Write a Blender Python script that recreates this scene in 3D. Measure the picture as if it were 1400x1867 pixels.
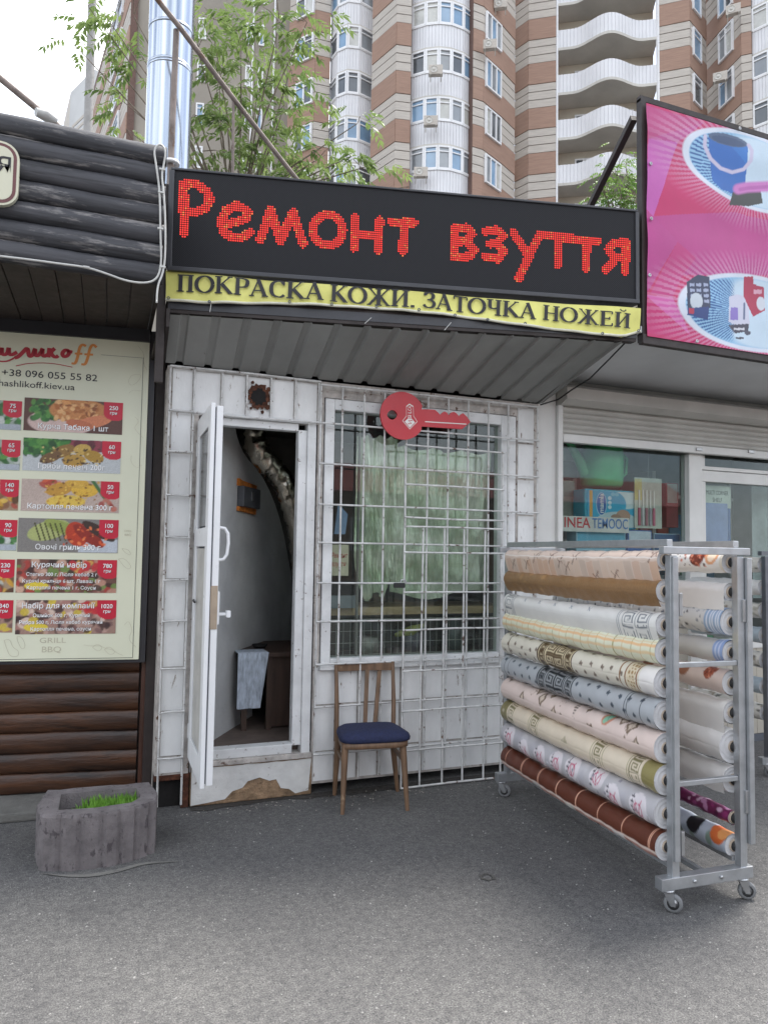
import bpy, bmesh, math, random
import numpy as np
from mathutils import Vector, Matrix
for _o in list(bpy.data.objects): bpy.data.objects.remove(_o)
S = bpy.context.scene
COL = S.collection
PI = math.pi
R_ = math.radians

# ------------------------------------------------------------------ camera
FPX, PITCH, ROLL, YAW, CAMH = 1300., R_(3.3), R_(0.92), R_(21.2), 1.48   # focal length in photo pixels
CX, CY = 700., 933.5
cam_d = bpy.data.cameras.new('camera'); cam = bpy.data.objects.new('camera', cam_d); COL.objects.link(cam)
_f = Vector((math.sin(YAW)*math.cos(PITCH), math.cos(YAW)*math.cos(PITCH), math.sin(PITCH)))
_r = Vector((math.cos(YAW), -math.sin(YAW), 0)); _u = _r.cross(_f)
_c, _s = math.cos(ROLL), math.sin(ROLL)
_r2 = _r*_c + _u*_s; _u2 = _u*_c - _r*_s
cam.matrix_world = Matrix(((_r2.x, _u2.x, -_f.x, 0), (_r2.y, _u2.y, -_f.y, 0), (_r2.z, _u2.z, -_f.z, CAMH), (0, 0, 0, 1)))
cam_d.sensor_fit = 'VERTICAL'; cam_d.sensor_height = 36.; cam_d.lens = 36.*FPX/1867.
cam_d.clip_start = .05; cam_d.clip_end = 2000
S.camera = cam
# ------------------------------------------------------------------ sky
SUN_EL, SUN_AZ = R_(66), R_(66)       # azimuth measured from +Y towards +X
W = bpy.data.worlds.new('World'); S.world = W; W.use_nodes = True
nt = W.node_tree; nt.nodes.clear()
n_out = nt.nodes.new('ShaderNodeOutputWorld'); n_bg = nt.nodes.new('ShaderNodeBackground')
n_sky = nt.nodes.new('ShaderNodeTexSky'); n_sky.sky_type = 'NISHITA'; n_sky.sun_disc = False
n_sky.sun_elevation = SUN_EL; n_sky.sun_rotation = SUN_AZ; n_sky.dust_density = 2.0
n_tc = nt.nodes.new('ShaderNodeTexCoord'); n_no = nt.nodes.new('ShaderNodeTexNoise')
n_no.inputs['Scale'].default_value = 2.6; n_no.inputs['Detail'].default_value = 7; n_no.inputs['Roughness'].default_value = .55
n_rp = nt.nodes.new('ShaderNodeValToRGB'); n_rp.color_ramp.elements[0].position = .42; n_rp.color_ramp.elements[1].position = .64
n_rp.color_ramp.elements[0].color = (.16, .16, .16, 1)
n_mx = nt.nodes.new('ShaderNodeMix'); n_mx.data_type = 'RGBA'
n_mx.inputs['B'].default_value = (10.0, 10.2, 10.4, 1)         # bright thin cloud over the blue
nt.links.new(n_tc.outputs['Generated'], n_no.inputs['Vector'])
nt.links.new(n_no.outputs['Fac'], n_rp.inputs['Fac'])
nt.links.new(n_rp.outputs['Color'], n_mx.inputs['Factor'])
nt.links.new(n_sky.outputs['Color'], n_mx.inputs['A'])
nt.links.new(n_mx.outputs['Result'], n_bg.inputs['Color'])
n_bg.inputs['Strength'].default_value = .06
nt.links.new(n_bg.outputs[0], n_out.inputs['Surface'])
# ------------------------------------------------------------------ sun behind thin cloud
sd = bpy.data.lights.new('sun', 'SUN'); sd.energy = 1.35; sd.angle = R_(16); sd.color = (1, .96, .9)
so = bpy.data.objects.new('sun', sd); COL.objects.link(so)
_sv = Vector((math.sin(SUN_AZ)*math.cos(SUN_EL), math.cos(SUN_AZ)*math.cos(SUN_EL), math.sin(SUN_EL)))
so.rotation_euler = _sv.to_track_quat('Z', 'Y').to_euler(); so.location = _sv*60
# ------------------------------------------------------------------ exposure
S.view_settings.view_transform = 'Standard'; S.view_settings.look = 'None'
S.view_settings.gamma = 1; S.view_settings.use_curve_mapping = False
S.view_settings.exposure = 2.25
S.render.engine = 'CYCLES'
S.cycles.use_denoising = True
S.cycles.max_bounces = 8; S.cycles.transparent_max_bounces = 16

# ================================================================== helpers
random.seed(7); RNG = np.random.default_rng(11)
def ray(x, y):                                   # direction through a photo pixel
    a = (x-CX)/FPX; b = -(y-CY)/FPX
    return _f + _r2*a + _u2*b
CAM = Vector((0, 0, CAMH))
def PY(x, y, Y): d = ray(x, y); return CAM + d*(Y/d.y)            # on a plane parallel to the shop front
def PXX(x, y, X): d = ray(x, y); return CAM + d*(X/d.x)
def PG(x, y, z=0.): d = ray(x, y); return CAM + d*((z-CAMH)/d.z)   # on the ground
def PD(x, y, D): return CAM + ray(x, y)*D                          # at a known distance along the view axis
class Plane:
    """vertical (or tilted) plane with its own 2D coordinates u (along) and v (up)"""
    def __init__(s, p0, p1, up=(0, 0, 1)):
        s.o = Vector(p0); s.x = (Vector(p1)-s.o); s.L = s.x.length; s.x.normalize()
        s.z = Vector(up).normalized(); s.n = s.x.cross(s.z).normalized()     # towards the viewer for planes facing -Y
    def px(s, x, y):
        d = ray(x, y); t = (s.o-CAM).dot(s.n)/d.dot(s.n); q = CAM+d*t-s.o
        return q.dot(s.x), q.dot(s.z)
    def at(s, u, v, d=0.): return s.o + s.x*u + s.z*v + s.n*d

def lin(c):
    """sRGB hex or 0-255 triple -> linear"""
    if isinstance(c, str): c = [int(c[i:i+2], 16) for i in (0, 2, 4)]
    o = []
    for k in c:
        k = k/255.; o.append(k/12.92 if k <= .04045 else ((k+.055)/1.055)**2.4)
    return tuple(o)
def lina(c): return np.array(lin(c))

WL = {}
def link(o, parent=None):
    COL.objects.link(o)
    if parent is not None:
        o.parent = parent; o.matrix_parent_inverse = Matrix.Translation(-WL[parent.name])
        WL[o.name] = Vector((0, 0, 0))
    else: WL[o.name] = Vector(o.location)
    return o
def tag(o, label, cat=None, group=None, kind=None):
    if label: o['label'] = label
    if cat: o['category'] = cat
    if group: o['group'] = group
    if kind: o['kind'] = kind
    return o
def thing(name, loc, label, cat, group=None):
    o = bpy.data.objects.new(name, None); o.location = loc; o.empty_display_size = .1
    link(o); return tag(o, label, cat, group)

class MB:
    def __init__(s): s.v = []; s.f = []; s.sm = []; s.uv = None
    def add(s, vs, fs, smooth=False):
        b = len(s.v); s.v += [tuple(v) for v in vs]; s.f += [tuple(i+b for i in f) for f in fs]; s.sm += [smooth]*len(fs); return s
    def box(s, x0, x1, y0, y1, z0, z1, M=None):
        vs = [(x, y, z) for x in (x0, x1) for y in (y0, y1) for z in (z0, z1)]
        if M is not None: vs = [M @ Vector(v) for v in vs]
        return s.add(vs, [(0, 1, 3, 2), (4, 6, 7, 5), (0, 4, 5, 1), (2, 3, 7, 6), (0, 2, 6, 4), (1, 5, 7, 3)])
    def bar(s, p, q, w, h=None, up=(0, 0, 1)):
        """box between two points; w across, h along 'up'"""
        h = w if h is None else h
        p = Vector(p); q = Vector(q); d = (q-p).normalized(); u = Vector(up)
        if abs(d.dot(u)) > .98: u = Vector((0, 1, 0))
        sx = d.cross(u).normalized(); sz = sx.cross(d).normalized()
        vs = [c + sx*(i*w/2) + sz*(j*h/2) for c in (p, q) for i in (-1, 1) for j in (-1, 1)]
        return s.add(vs, [(0, 1, 3, 2), (4, 6, 7, 5), (0, 4, 5, 1), (2, 3, 7, 6), (0, 2, 6, 4), (1, 5, 7, 3)])
    def tube(s, pts, r, n=8, cap=True):
        pts = [Vector(p) for p in pts]; m = len(pts); rs = r if hasattr(r, '__len__') else [r]*m
        vs = []; prev = None
        for i, p in enumerate(pts):
            d = (pts[min(i+1, m-1)]-pts[max(i-1, 0)]).normalized()
            if prev is None:
                a = Vector((0, 0, 1)) if abs(d.z) < .9 else Vector((1, 0, 0)); a = d.cross(a).normalized()
            else: a = (prev - d*prev.dot(d)).normalized()
            prev = a; b = d.cross(a)
            for k in range(n):
                t = 2*PI*k/n; vs.append(p + (a*math.cos(t)+b*math.sin(t))*rs[i])
        fs = [(i*n+k, i*n+(k+1) % n, (i+1)*n+(k+1) % n, (i+1)*n+k) for i in range(m-1) for k in range(n)]
        s.add(vs, fs, True)
        if cap: s.add([vs[k] for k in range(n)][::-1], [tuple(range(n))]); s.add(vs[-n:], [tuple(range(n))])
        return s
    def lathe(s, prof, c, ax=(0, 0, 1), n=20):
        """prof: list of (radius, height along axis)"""
        ax = Vector(ax).normalized(); a = Vector((1, 0, 0)) if abs(ax.x) < .9 else Vector((0, 1, 0))
        a = (a-ax*a.dot(ax)).normalized(); b = ax.cross(a); c = Vector(c)
        vs = [c+ax*h+(a*math.cos(2*PI*k/n)+b*math.sin(2*PI*k/n))*r for r, h in prof for k in range(n)]
        fs = [(i*n+k, i*n+(k+1) % n, (i+1)*n+(k+1) % n, (i+1)*n+k) for i in range(len(prof)-1) for k in range(n)]
        return s.add(vs, fs, True)
    def prism(s, pts3, off):
        """polygon (list of 3D points) extruded by the vector off"""
        n = len(pts3); off = Vector(off); a = [Vector(p) for p in pts3]; b = [p+off for p in a]
        s.add(a, [tuple(range(n))[::-1]]); s.add(b, [tuple(range(n))])
        return s.add(a+b, [(i, (i+1) % n, n+(i+1) % n, n+i) for i in range(n)])
    def grid(s, P, nu, nv, smooth=True):
        """P: function (i,j)->point or array (nu+1,nv+1,3)"""
        if callable(P): vs = [P(i, j) for i in range(nu+1) for j in range(nv+1)]
        else: vs = P.reshape(-1, 3).tolist()
        fs = [(i*(nv+1)+j, (i+1)*(nv+1)+j, (i+1)*(nv+1)+j+1, i*(nv+1)+j+1) for i in range(nu) for j in range(nv)]
        return s.add(vs, fs, smooth)
    def build(s, name, mat, parent=None, bevel=0, seg=2, fixn=True):
        me = bpy.data.meshes.new(name); me.from_pydata(s.v, [], s.f)
        me.polygons.foreach_set('use_smooth', s.sm)
        if fixn or bevel:
            bm = bmesh.new(); bm.from_mesh(me)
            if bevel:
                bmesh.ops.remove_doubles(bm, verts=bm.verts, dist=1e-5)
                es = [e for e in bm.edges if len(e.link_faces) == 2 and e.calc_face_angle(0) > .6]
                bmesh.ops.bevel(bm, geom=es, offset=bevel, segments=seg, profile=.6, affect='EDGES', clamp_overlap=True)
            if fixn: bmesh.ops.recalc_face_normals(bm, faces=bm.faces)
            bm.to_mesh(me); bm.free()
        me.materials.append(mat)
        return link(bpy.data.objects.new(name, me), parent)

def painted(name, P, C, mat, parent=None, closed=False):
    """grid mesh with the print stored per vertex: P (nu,nv,3) points, C (nu,nv,3) linear colours"""
    nu, nv = P.shape[:2]
    i = np.arange(nu-1)[:, None]; j = np.arange(nv-1)[None, :]
    a = (i*nv+j).ravel(); F = np.stack([a, a+nv, a+nv+1, a+1], 1)
    me = bpy.data.meshes.new(name)
    me.vertices.add(nu*nv); me.vertices.foreach_set('co', P.reshape(-1).astype(np.float32))
    me.loops.add(F.size); me.loops.foreach_set('vertex_index', F.reshape(-1).astype(np.int32))
    me.polygons.add(len(F)); me.polygons.foreach_set('loop_start', (np.arange(len(F))*4).astype(np.int32))
    me.polygons.foreach_set('use_smooth', np.ones(len(F), bool))
    me.update(calc_edges=True)
    at = me.color_attributes.new('print', 'FLOAT_COLOR', 'POINT')
    c4 = np.ones((nu*nv, 4), np.float32); c4[:, :3] = np.clip(C.reshape(-1, 3), 0, 1)
    at.data.foreach_set('color', c4.reshape(-1))
    me.materials.append(mat)
    return link(bpy.data.objects.new(name, me), parent)

# ------------------------------------------------------------------ materials
MATS = {}
def newmat(name):
    m = bpy.data.materials.new(name); m.use_nodes = True; t = m.node_tree; t.nodes.clear()
    o = t.nodes.new('ShaderNodeOutputMaterial'); MATS[name] = m; return m, t, o
def N(t, typ, **kw):
    n = t.nodes.new('ShaderNode'+typ)
    for k, v in kw.items():
        if k in n.inputs: n.inputs[k].default_value = v
        else: setattr(n, k, v)
    return n
def L(t, a, b): t.links.new(a, b)
def noise(t, scale, detail=4, rough=.55, stretch=(1, 1, 1), coord='Object', off=0):
    tc = N(t, 'TexCoord'); mp = N(t, 'Mapping'); mp.inputs['Scale'].default_value = stretch; mp.inputs['Location'].default_value = (off, off*.7, off*.3)
    n = N(t, 'TexNoise', Scale=scale, Detail=detail, Roughness=rough)
    L(t, tc.outputs[coord], mp.inputs['Vector']); L(t, mp.outputs[0], n.inputs['Vector']); return n
def ramp(t, src, a, b, ca=(0, 0, 0, 1), cb=(1, 1, 1, 1)):
    r = N(t, 'ValToRGB'); e = r.color_ramp.elements; e[0].position = a; e[1].position = b
    e[0].color = tuple(ca)+((1,) if len(ca) == 3 else ()); e[1].color = tuple(cb)+((1,) if len(cb) == 3 else ())
    L(t, src, r.inputs['Fac']); return r
def mixc(t, fac, a, b):
    m = N(t, 'Mix', data_type='RGBA')
    if hasattr(fac, 'links'): L(t, fac, m.inputs['Factor'])
    else: m.inputs['Factor'].default_value = fac
    for k, v in (('A', a), ('B', b)):
        i = [q for q in m.inputs if q.name == k and q.type == 'RGBA'][0]
        if hasattr(v, 'links'): L(t, v, i)
        else: i.default_value = tuple(v)+((1,) if len(v) == 3 else ())
    return [q for q in m.outputs if q.type == 'RGBA'][0]
def pm(name, col, rough=.6, metal=0., var=.18, scale=9., stretch=(1, 1, 1), bump=0., bscale=None, spots=None, spotcol=(.05, .03, .02), spot_scale=14., spot_stretch=(1, 1, 1), spec=.5, rvar=.12, col2=None, coat=0., noise_detail=5):
    """plain procedural surface: base colour with soft variation, optional stains and relief"""
    if isinstance(col, str): col = lin(col)
    m, t, o = newmat(name); b = N(t, 'BsdfPrincipled')
    n = noise(t, scale, noise_detail, .6, stretch)
    c2 = (lin(col2) if isinstance(col2, str) else col2) if col2 is not None else tuple(k*(1-var) for k in col)
    c1 = col if col2 is not None else tuple(min(1, k*(1+var*.6)) for k in col)
    r = ramp(t, n.outputs['Fac'], .32, .68, c2, c1); c = r.outputs['Color']
    if spots is not None:
        n2 = noise(t, spot_scale, 8, .68, spot_stretch, off=3.1); r2 = ramp(t, n2.outputs['Fac'], spots, spots+.06)
        c = mixc(t, r2.outputs['Color'], c, spotcol)
    L(t, c, b.inputs['Base Color'])
    b.inputs['Metallic'].default_value = metal; b.inputs['Specular IOR Level'].default_value = spec
    if coat: b.inputs['Coat Weight'].default_value = coat
    n3 = noise(t, scale*2.3, 3, .6, stretch, off=7.7)
    mr = N(t, 'MapRange'); mr.inputs['To Min'].default_value = max(.02, rough-rvar); mr.inputs['To Max'].default_value = min(1, rough+rvar)
    L(t, n3.outputs['Fac'], mr.inputs['Value']); L(t, mr.outputs[0], b.inputs['Roughness'])
    if bump:
        nb = noise(t, bscale or scale*3, 6, .62, stretch, off=1.3); bp = N(t, 'Bump'); bp.inputs['Strength'].default_value = bump; bp.inputs['Distance'].default_value = .02
        L(t, nb.outputs['Fac'], bp.inputs['Height']); L(t, bp.outputs[0], b.inputs['Normal'])
    L(t, b.outputs[0], o.inputs['Surface']); return m
def emit(name, col, strength):
    m, t, o = newmat(name); e = N(t, 'Emission'); e.inputs['Color'].default_value = tuple(col)+(1,); e.inputs['Strength'].default_value = strength
    L(t, e.outputs[0], o.inputs['Surface']); return m
def printmat(name, rough=.45, spec=.5, bump=.0, bscale=30., sheen=0., wash=.0, transl=0.):
    """surface whose print comes from the vertex attribute"""
    m, t, o = newmat(name); b = N(t, 'BsdfPrincipled'); a = N(t, 'Attribute'); a.attribute_name = 'print'
    n = noise(t, 6, 4); r = ramp(t, n.outputs['Fac'], .3, .7, (.9, .9, .9, 1), (1, 1, 1, 1))
    mm = N(t, 'Mix', data_type='RGBA', blend_type='MULTIPLY'); mm.inputs['Factor'].default_value = 1
    ins = [q for q in mm.inputs if q.type == 'RGBA']; L(t, a.outputs['Color'], ins[0]); L(t, r.outputs['Color'], ins[1])
    L(t, [q for q in mm.outputs if q.type == 'RGBA'][0], b.inputs['Base Color'])
    b.inputs['Roughness'].default_value = rough; b.inputs['Specular IOR Level'].default_value = spec
    if bump:
        nb = noise(t, bscale, 3); bp = N(t, 'Bump'); bp.inputs['Strength'].default_value = bump; bp.inputs['Distance'].default_value = .01
        L(t, nb.outputs['Fac'], bp.inputs['Height']); L(t, bp.outputs[0], b.inputs['Normal'])
    L(t, b.outputs[0], o.inputs['Surface']); return m
def glassmat(name, tint=(.85, .9, .88), ior=1.5, gloss=(.9, .95, 1), rough=0.02, haze=0., hazecol=(.6, .62, .6), bump=.03):
    m, t, o = newmat(name); tr = N(t, 'BsdfTransparent'); tr.inputs[0].default_value = tint+(1,)
    gl = N(t, 'BsdfGlossy'); gl.inputs['Color'].default_value = gloss+(1,); gl.inputs['Roughness'].default_value = rough
    lw_ = N(t, 'LayerWeight'); lw_.inputs['Blend'].default_value = .5; pw = N(t, 'Math', operation='POWER'); pw.inputs[1].default_value = 4.; L(t, lw_.outputs['Facing'], pw.inputs[0])
    fr = N(t, 'MapRange'); fr.inputs['To Min'].default_value = .032; fr.inputs['To Max'].default_value = .9; L(t, pw.outputs[0], fr.inputs['Value']); mx = N(t, 'MixShader')
    nb = noise(t, 2.2, 2); bp = N(t, 'Bump'); bp.inputs['Strength'].default_value = bump; bp.inputs['Distance'].default_value = .01
    L(t, nb.outputs['Fac'], bp.inputs['Height']); L(t, bp.outputs[0], gl.inputs['Normal'])
    L(t, fr.outputs[0], mx.inputs[0]); L(t, tr.outputs[0], mx.inputs[1]); L(t, gl.outputs[0], mx.inputs[2])
    last = mx
    if haze:
        df = N(t, 'BsdfDiffuse'); df.inputs['Color'].default_value = hazecol+(1,); m2 = N(t, 'MixShader')
        nz = noise(t, 5, 6, .7); rr = ramp(t, nz.outputs['Fac'], .3, .8, (haze*.3,)*3, (haze*1.6,)*3); L(t, rr.outputs['Color'], m2.inputs[0])
        L(t, mx.outputs[0], m2.inputs[1]); L(t, df.outputs[0], m2.inputs[2]); last = m2
    L(t, last.outputs[0], o.inputs['Surface']); return m

# ------------------------------------------------------------------ lettering
def text_mesh(s, name, plane, u, v, size, mat, parent, fit=None, d=.002, align='LEFT', shear=0., bold=0., thick=.0006):
    """flat lettering in the built-in typeface laid on a Plane; u,v = baseline start; fit = width"""
    cu = bpy.data.curves.new('lettering_curve', 'FONT'); cu.body = s; cu.size = 1.; cu.shear = shear; cu.offset = bold; cu.resolution_u = 3
    cu.align_x = 'LEFT'
    to = bpy.data.objects.new('lettering_curve', cu); COL.objects.link(to)
    bpy.context.view_layer.update()
    dg = bpy.context.evaluated_depsgraph_get(); me = bpy.data.meshes.new_from_object(to.evaluated_get(dg))
    bpy.data.objects.remove(to); bpy.data.curves.remove(cu)
    n = len(me.vertices); co = np.zeros(n*3, np.float32); me.vertices.foreach_get('co', co); co = co.reshape(-1, 3)
    if n == 0: return None
    w = co[:, 0].max()-co[:, 0].min(); co[:, 0] -= co[:, 0].min()
    sx = (fit/w) if fit else size; off = 0 if align == 'LEFT' else (-w*sx/2 if align == 'CENTER' else -w*sx)
    o = np.array(plane.o); X = np.array(plane.x); Z = np.array(plane.z); Nn = np.array(plane.n)
    q = o + X*(u+off+co[:, :1]*sx) + Z*(v+co[:, 1:2]*size) + Nn*d
    me.vertices.foreach_set('co', q.astype(np.float32).reshape(-1)); me.update()
    me.materials.clear(); me.materials.append(mat); me.name = name
    return link(bpy.data.objects.new(name, me), parent)
def smooth_line(pts, k=2):
    for _ in range(k):
        q = [pts[0]]
        for a, b in zip(pts[:-1], pts[1:]):
            q += [(a[0]*.75+b[0]*.25, a[1]*.75+b[1]*.25), (a[0]*.25+b[0]*.75, a[1]*.25+b[1]*.75)]
        pts = q+[pts[-1]]
    return pts
_zo = [0]
def stroke(mb, plane, pts, wfun, d=.002):
    """flat ribbon along 2D points; wfun(direction angle)->full width"""
    n = len(pts); Lp = []; Rp = []
    for i in range(n):
        a = pts[max(i-1, 0)]; b = pts[min(i+1, n-1)]; dx, dy = b[0]-a[0], b[1]-a[1]; l = math.hypot(dx, dy) or 1
        w = wfun(math.atan2(dy, dx), i/(n-1) if n > 1 else 0)/2; nx, ny = -dy/l*w, dx/l*w
        Lp.append((pts[i][0]+nx, pts[i][1]+ny)); Rp.append((pts[i][0]-nx, pts[i][1]-ny))
    _zo[0] = (_zo[0]+1) % 7; dd = d+_zo[0]*.00012
    vs = [plane.at(p[0], p[1], dd) for p in Lp+Rp]
    mb.add(vs, [(i, n+i, n+i+1, i+1) for i in range(n-1)])
def poly2(mb, plane, pts, d=.002):
    mb.add([plane.at(p[0], p[1], d) for p in pts], [tuple(range(len(pts)))])
def circ(cx, cy, rx, ry, n=24, a0=0, a1=2*PI):
    return [(cx+rx*math.cos(a0+(a1-a0)*k/n), cy+ry*math.sin(a0+(a1-a0)*k/n)) for k in range(n+1)]

# ------------------------------------------------------------------ print painter (numpy)
class Paint:
    """paints a flat print over an array of u,v positions (photo-pixel or metre units)"""
    def __init__(s, U, V, bg): s.U, s.V = U, V; s.C = np.zeros(U.shape+(3,)); s.C[:] = lina(bg)
    def put(s, m, col, a=1.):
        c = lina(col) if isinstance(col, (str, tuple, list)) else col
        m = np.clip(m, 0, 1)[..., None]*a; s.C = s.C*(1-m)+c*m
    def ell(s, cx, cy, rx, ry, col, a=1., rot=0., soft=.06):
        c, q = math.cos(rot), math.sin(rot); x = s.U-cx; y = s.V-cy
        d = np.sqrt(((x*c+y*q)/rx)**2+((-x*q+y*c)/ry)**2); s.put((1-d)/soft+.5, col, a)
    def poly(s, pts, col, a=1.):
        m = np.zeros(s.U.shape, bool); n = len(pts)
        for i in range(n):
            x0, y0 = pts[i]; x1, y1 = pts[(i+1) % n]
            if y0 == y1: continue
            k = ((y0 <= s.V) & (s.V < y1)) | ((y1 <= s.V) & (s.V < y0))
            m ^= k & (s.U < (x1-x0)*(s.V-y0)/(y1-y0)+x0)
        s.put(m.astype(float), col, a)
    def rect(s, x0, x1, y0, y1, col, a=1.): s.put(((s.U > x0) & (s.U < x1) & (s.V > y0) & (s.V < y1)).astype(float), col, a)
    def line(s, pts, w, col, a=1.):
        d = np.full(s.U.shape, 1e9)
        for (x0, y0), (x1, y1) in zip(pts[:-1], pts[1:]):
            dx, dy = x1-x0, y1-y0; l = dx*dx+dy*dy or 1e-9; t = np.clip(((s.U-x0)*dx+(s.V-y0)*dy)/l, 0, 1)
            d = np.minimum(d, np.hypot(s.U-x0-t*dx, s.V-y0-t*dy))
        s.put((w/2-d)/(w*.25)+.5, col, a)
    def speck(s, amt): s.C *= (1+amt*(RNG.random(s.U.shape)-.5)*2)[..., None]
    def blobs(s, n, x0, x1, y0, y1, r, cols, a=.9):
        for k in range(n): s.ell(random.uniform(x0, x1), random.uniform(y0, y1), r*random.uniform(.5, 1.3), r*random.uniform(.4, .9), random.choice(cols), a, random.uniform(0, 3), .35)
# ================================================================== surfaces
M_white = pm('white_painted_sheet', (.69, .695, .69), .5, var=.13, scale=5, stretch=(1, 1, .5), spots=.635, spotcol=(.22, .18, .145), spot_scale=24, spot_stretch=(1.4, 1.4, .4), bump=.12, bscale=26)
M_white2 = pm('white_frame_paint', (.68, .69, .69), .45, var=.16, scale=5, spots=.62, spotcol=(.12, .08, .06), spot_scale=30, bump=.08, bscale=40)
M_bar = pm('white_painted_rebar', (.60, .60, .59), .5, var=.25, scale=12, spots=.585, spotcol=(.13, .08, .06), spot_scale=20, bump=.3, bscale=150)
M_rustw = pm('rusty_seam', (.46, .43, .40), .8, var=.35, scale=14, spots=.58, spotcol=(.09, .04, .02), spot_scale=20, bump=.3)
M_rust = pm('burnt_rust', (.10, .035, .018), .9, var=.6, scale=30, bump=.8, bscale=60)
M_black = pm('soot_and_void_black', (.008, .007, .007), .9, var=.3, scale=20)
M_pvc = pm('white_plastic', (.72, .73, .74), .32, var=.05, scale=5, spots=.72, spotcol=(.35, .33, .3), spot_scale=10)
M_greyframe = pm('grey_steel_jamb', (.20, .19, .18), .6, var=.25, scale=6, stretch=(1, 1, .3), spots=.66, spotcol=(.08, .05, .03))
M_gasket = pm('rubber_gasket', (.09, .10, .12), .7)
M_zinc = pm('dull_zinc', (.42, .43, .44), .38, metal=.85, var=.2, scale=10, rvar=.15)
M_steelgrey = pm('galvanised_tube', (.46, .48, .50), .36, metal=.75, var=.15, scale=12, rvar=.14, spots=.7, spotcol=(.2, .17, .14))
M_soffit = pm('weathered_corrugated_sheet', (.25, .255, .245), .62, metal=.0, var=.22, scale=2.2, stretch=(1, .5, 1), spots=.69, spotcol=(.09, .08, .07), bump=.05)
M_dark = pm('dark_brown_paint', (.028, .020, .018), .6, var=.35, scale=9, bump=.1)
M_blacksteel = pm('black_cabinet_steel', (.035, .036, .042), .42, var=.2, scale=5)
M_plaster = pm('rough_sand_plaster', (.30, .20, .12), .95, var=.5, scale=16, bump=.9, bscale=50)
M_chip = pm('chipped_white_paint', (.62, .62, .60), .6, var=.15, scale=7, spots=.62, spotcol=(.13, .10, .08), spot_scale=11, bump=.3)
M_inwall = pm('grey_blue_plaster', (.52, .53, .53), .9, var=.18, scale=3, bump=.25, bscale=18)
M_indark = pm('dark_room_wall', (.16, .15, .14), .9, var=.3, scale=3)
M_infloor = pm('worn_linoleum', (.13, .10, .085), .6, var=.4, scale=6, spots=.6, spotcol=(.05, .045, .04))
M_foil = pm('crumpled_foil', (.36, .33, .27), .13, metal=1., var=.2, scale=8, bump=.25, bscale=30, rvar=.06)
M_glass = glassmat('window_glass', (.86, .90, .87), haze=.015)
M_brownwood = pm('brown_varnished_wood', (.17, .085, .042), .42, var=.4, scale=5, stretch=(6, 6, .5), bump=.15, bscale=30)
M_tableboard = pm('dark_veneer', (.06, .035, .025), .5, var=.3, scale=4, stretch=(6, 6, 1))
M_red = pm('red_enamel_panel', (.50, .022, .035), .38, var=.1, scale=4)
M_whiteprint = pm('white_vinyl_print', (.78, .77, .74), .5, var=.05)
M_orange = pm('orange_foam', (.62, .20, .03), .9, var=.4, scale=40, bump=.6)
M_boxgrey = pm('dark_fuse_box', (.09, .095, .105), .5, var=.2)
M_cablew = pm('white_cable_sheath', (.50, .50, .48), .55, var=.15, scale=12)
M_cableb = pm('black_cable_sheath', (.015, .015, .016), .6)

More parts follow.
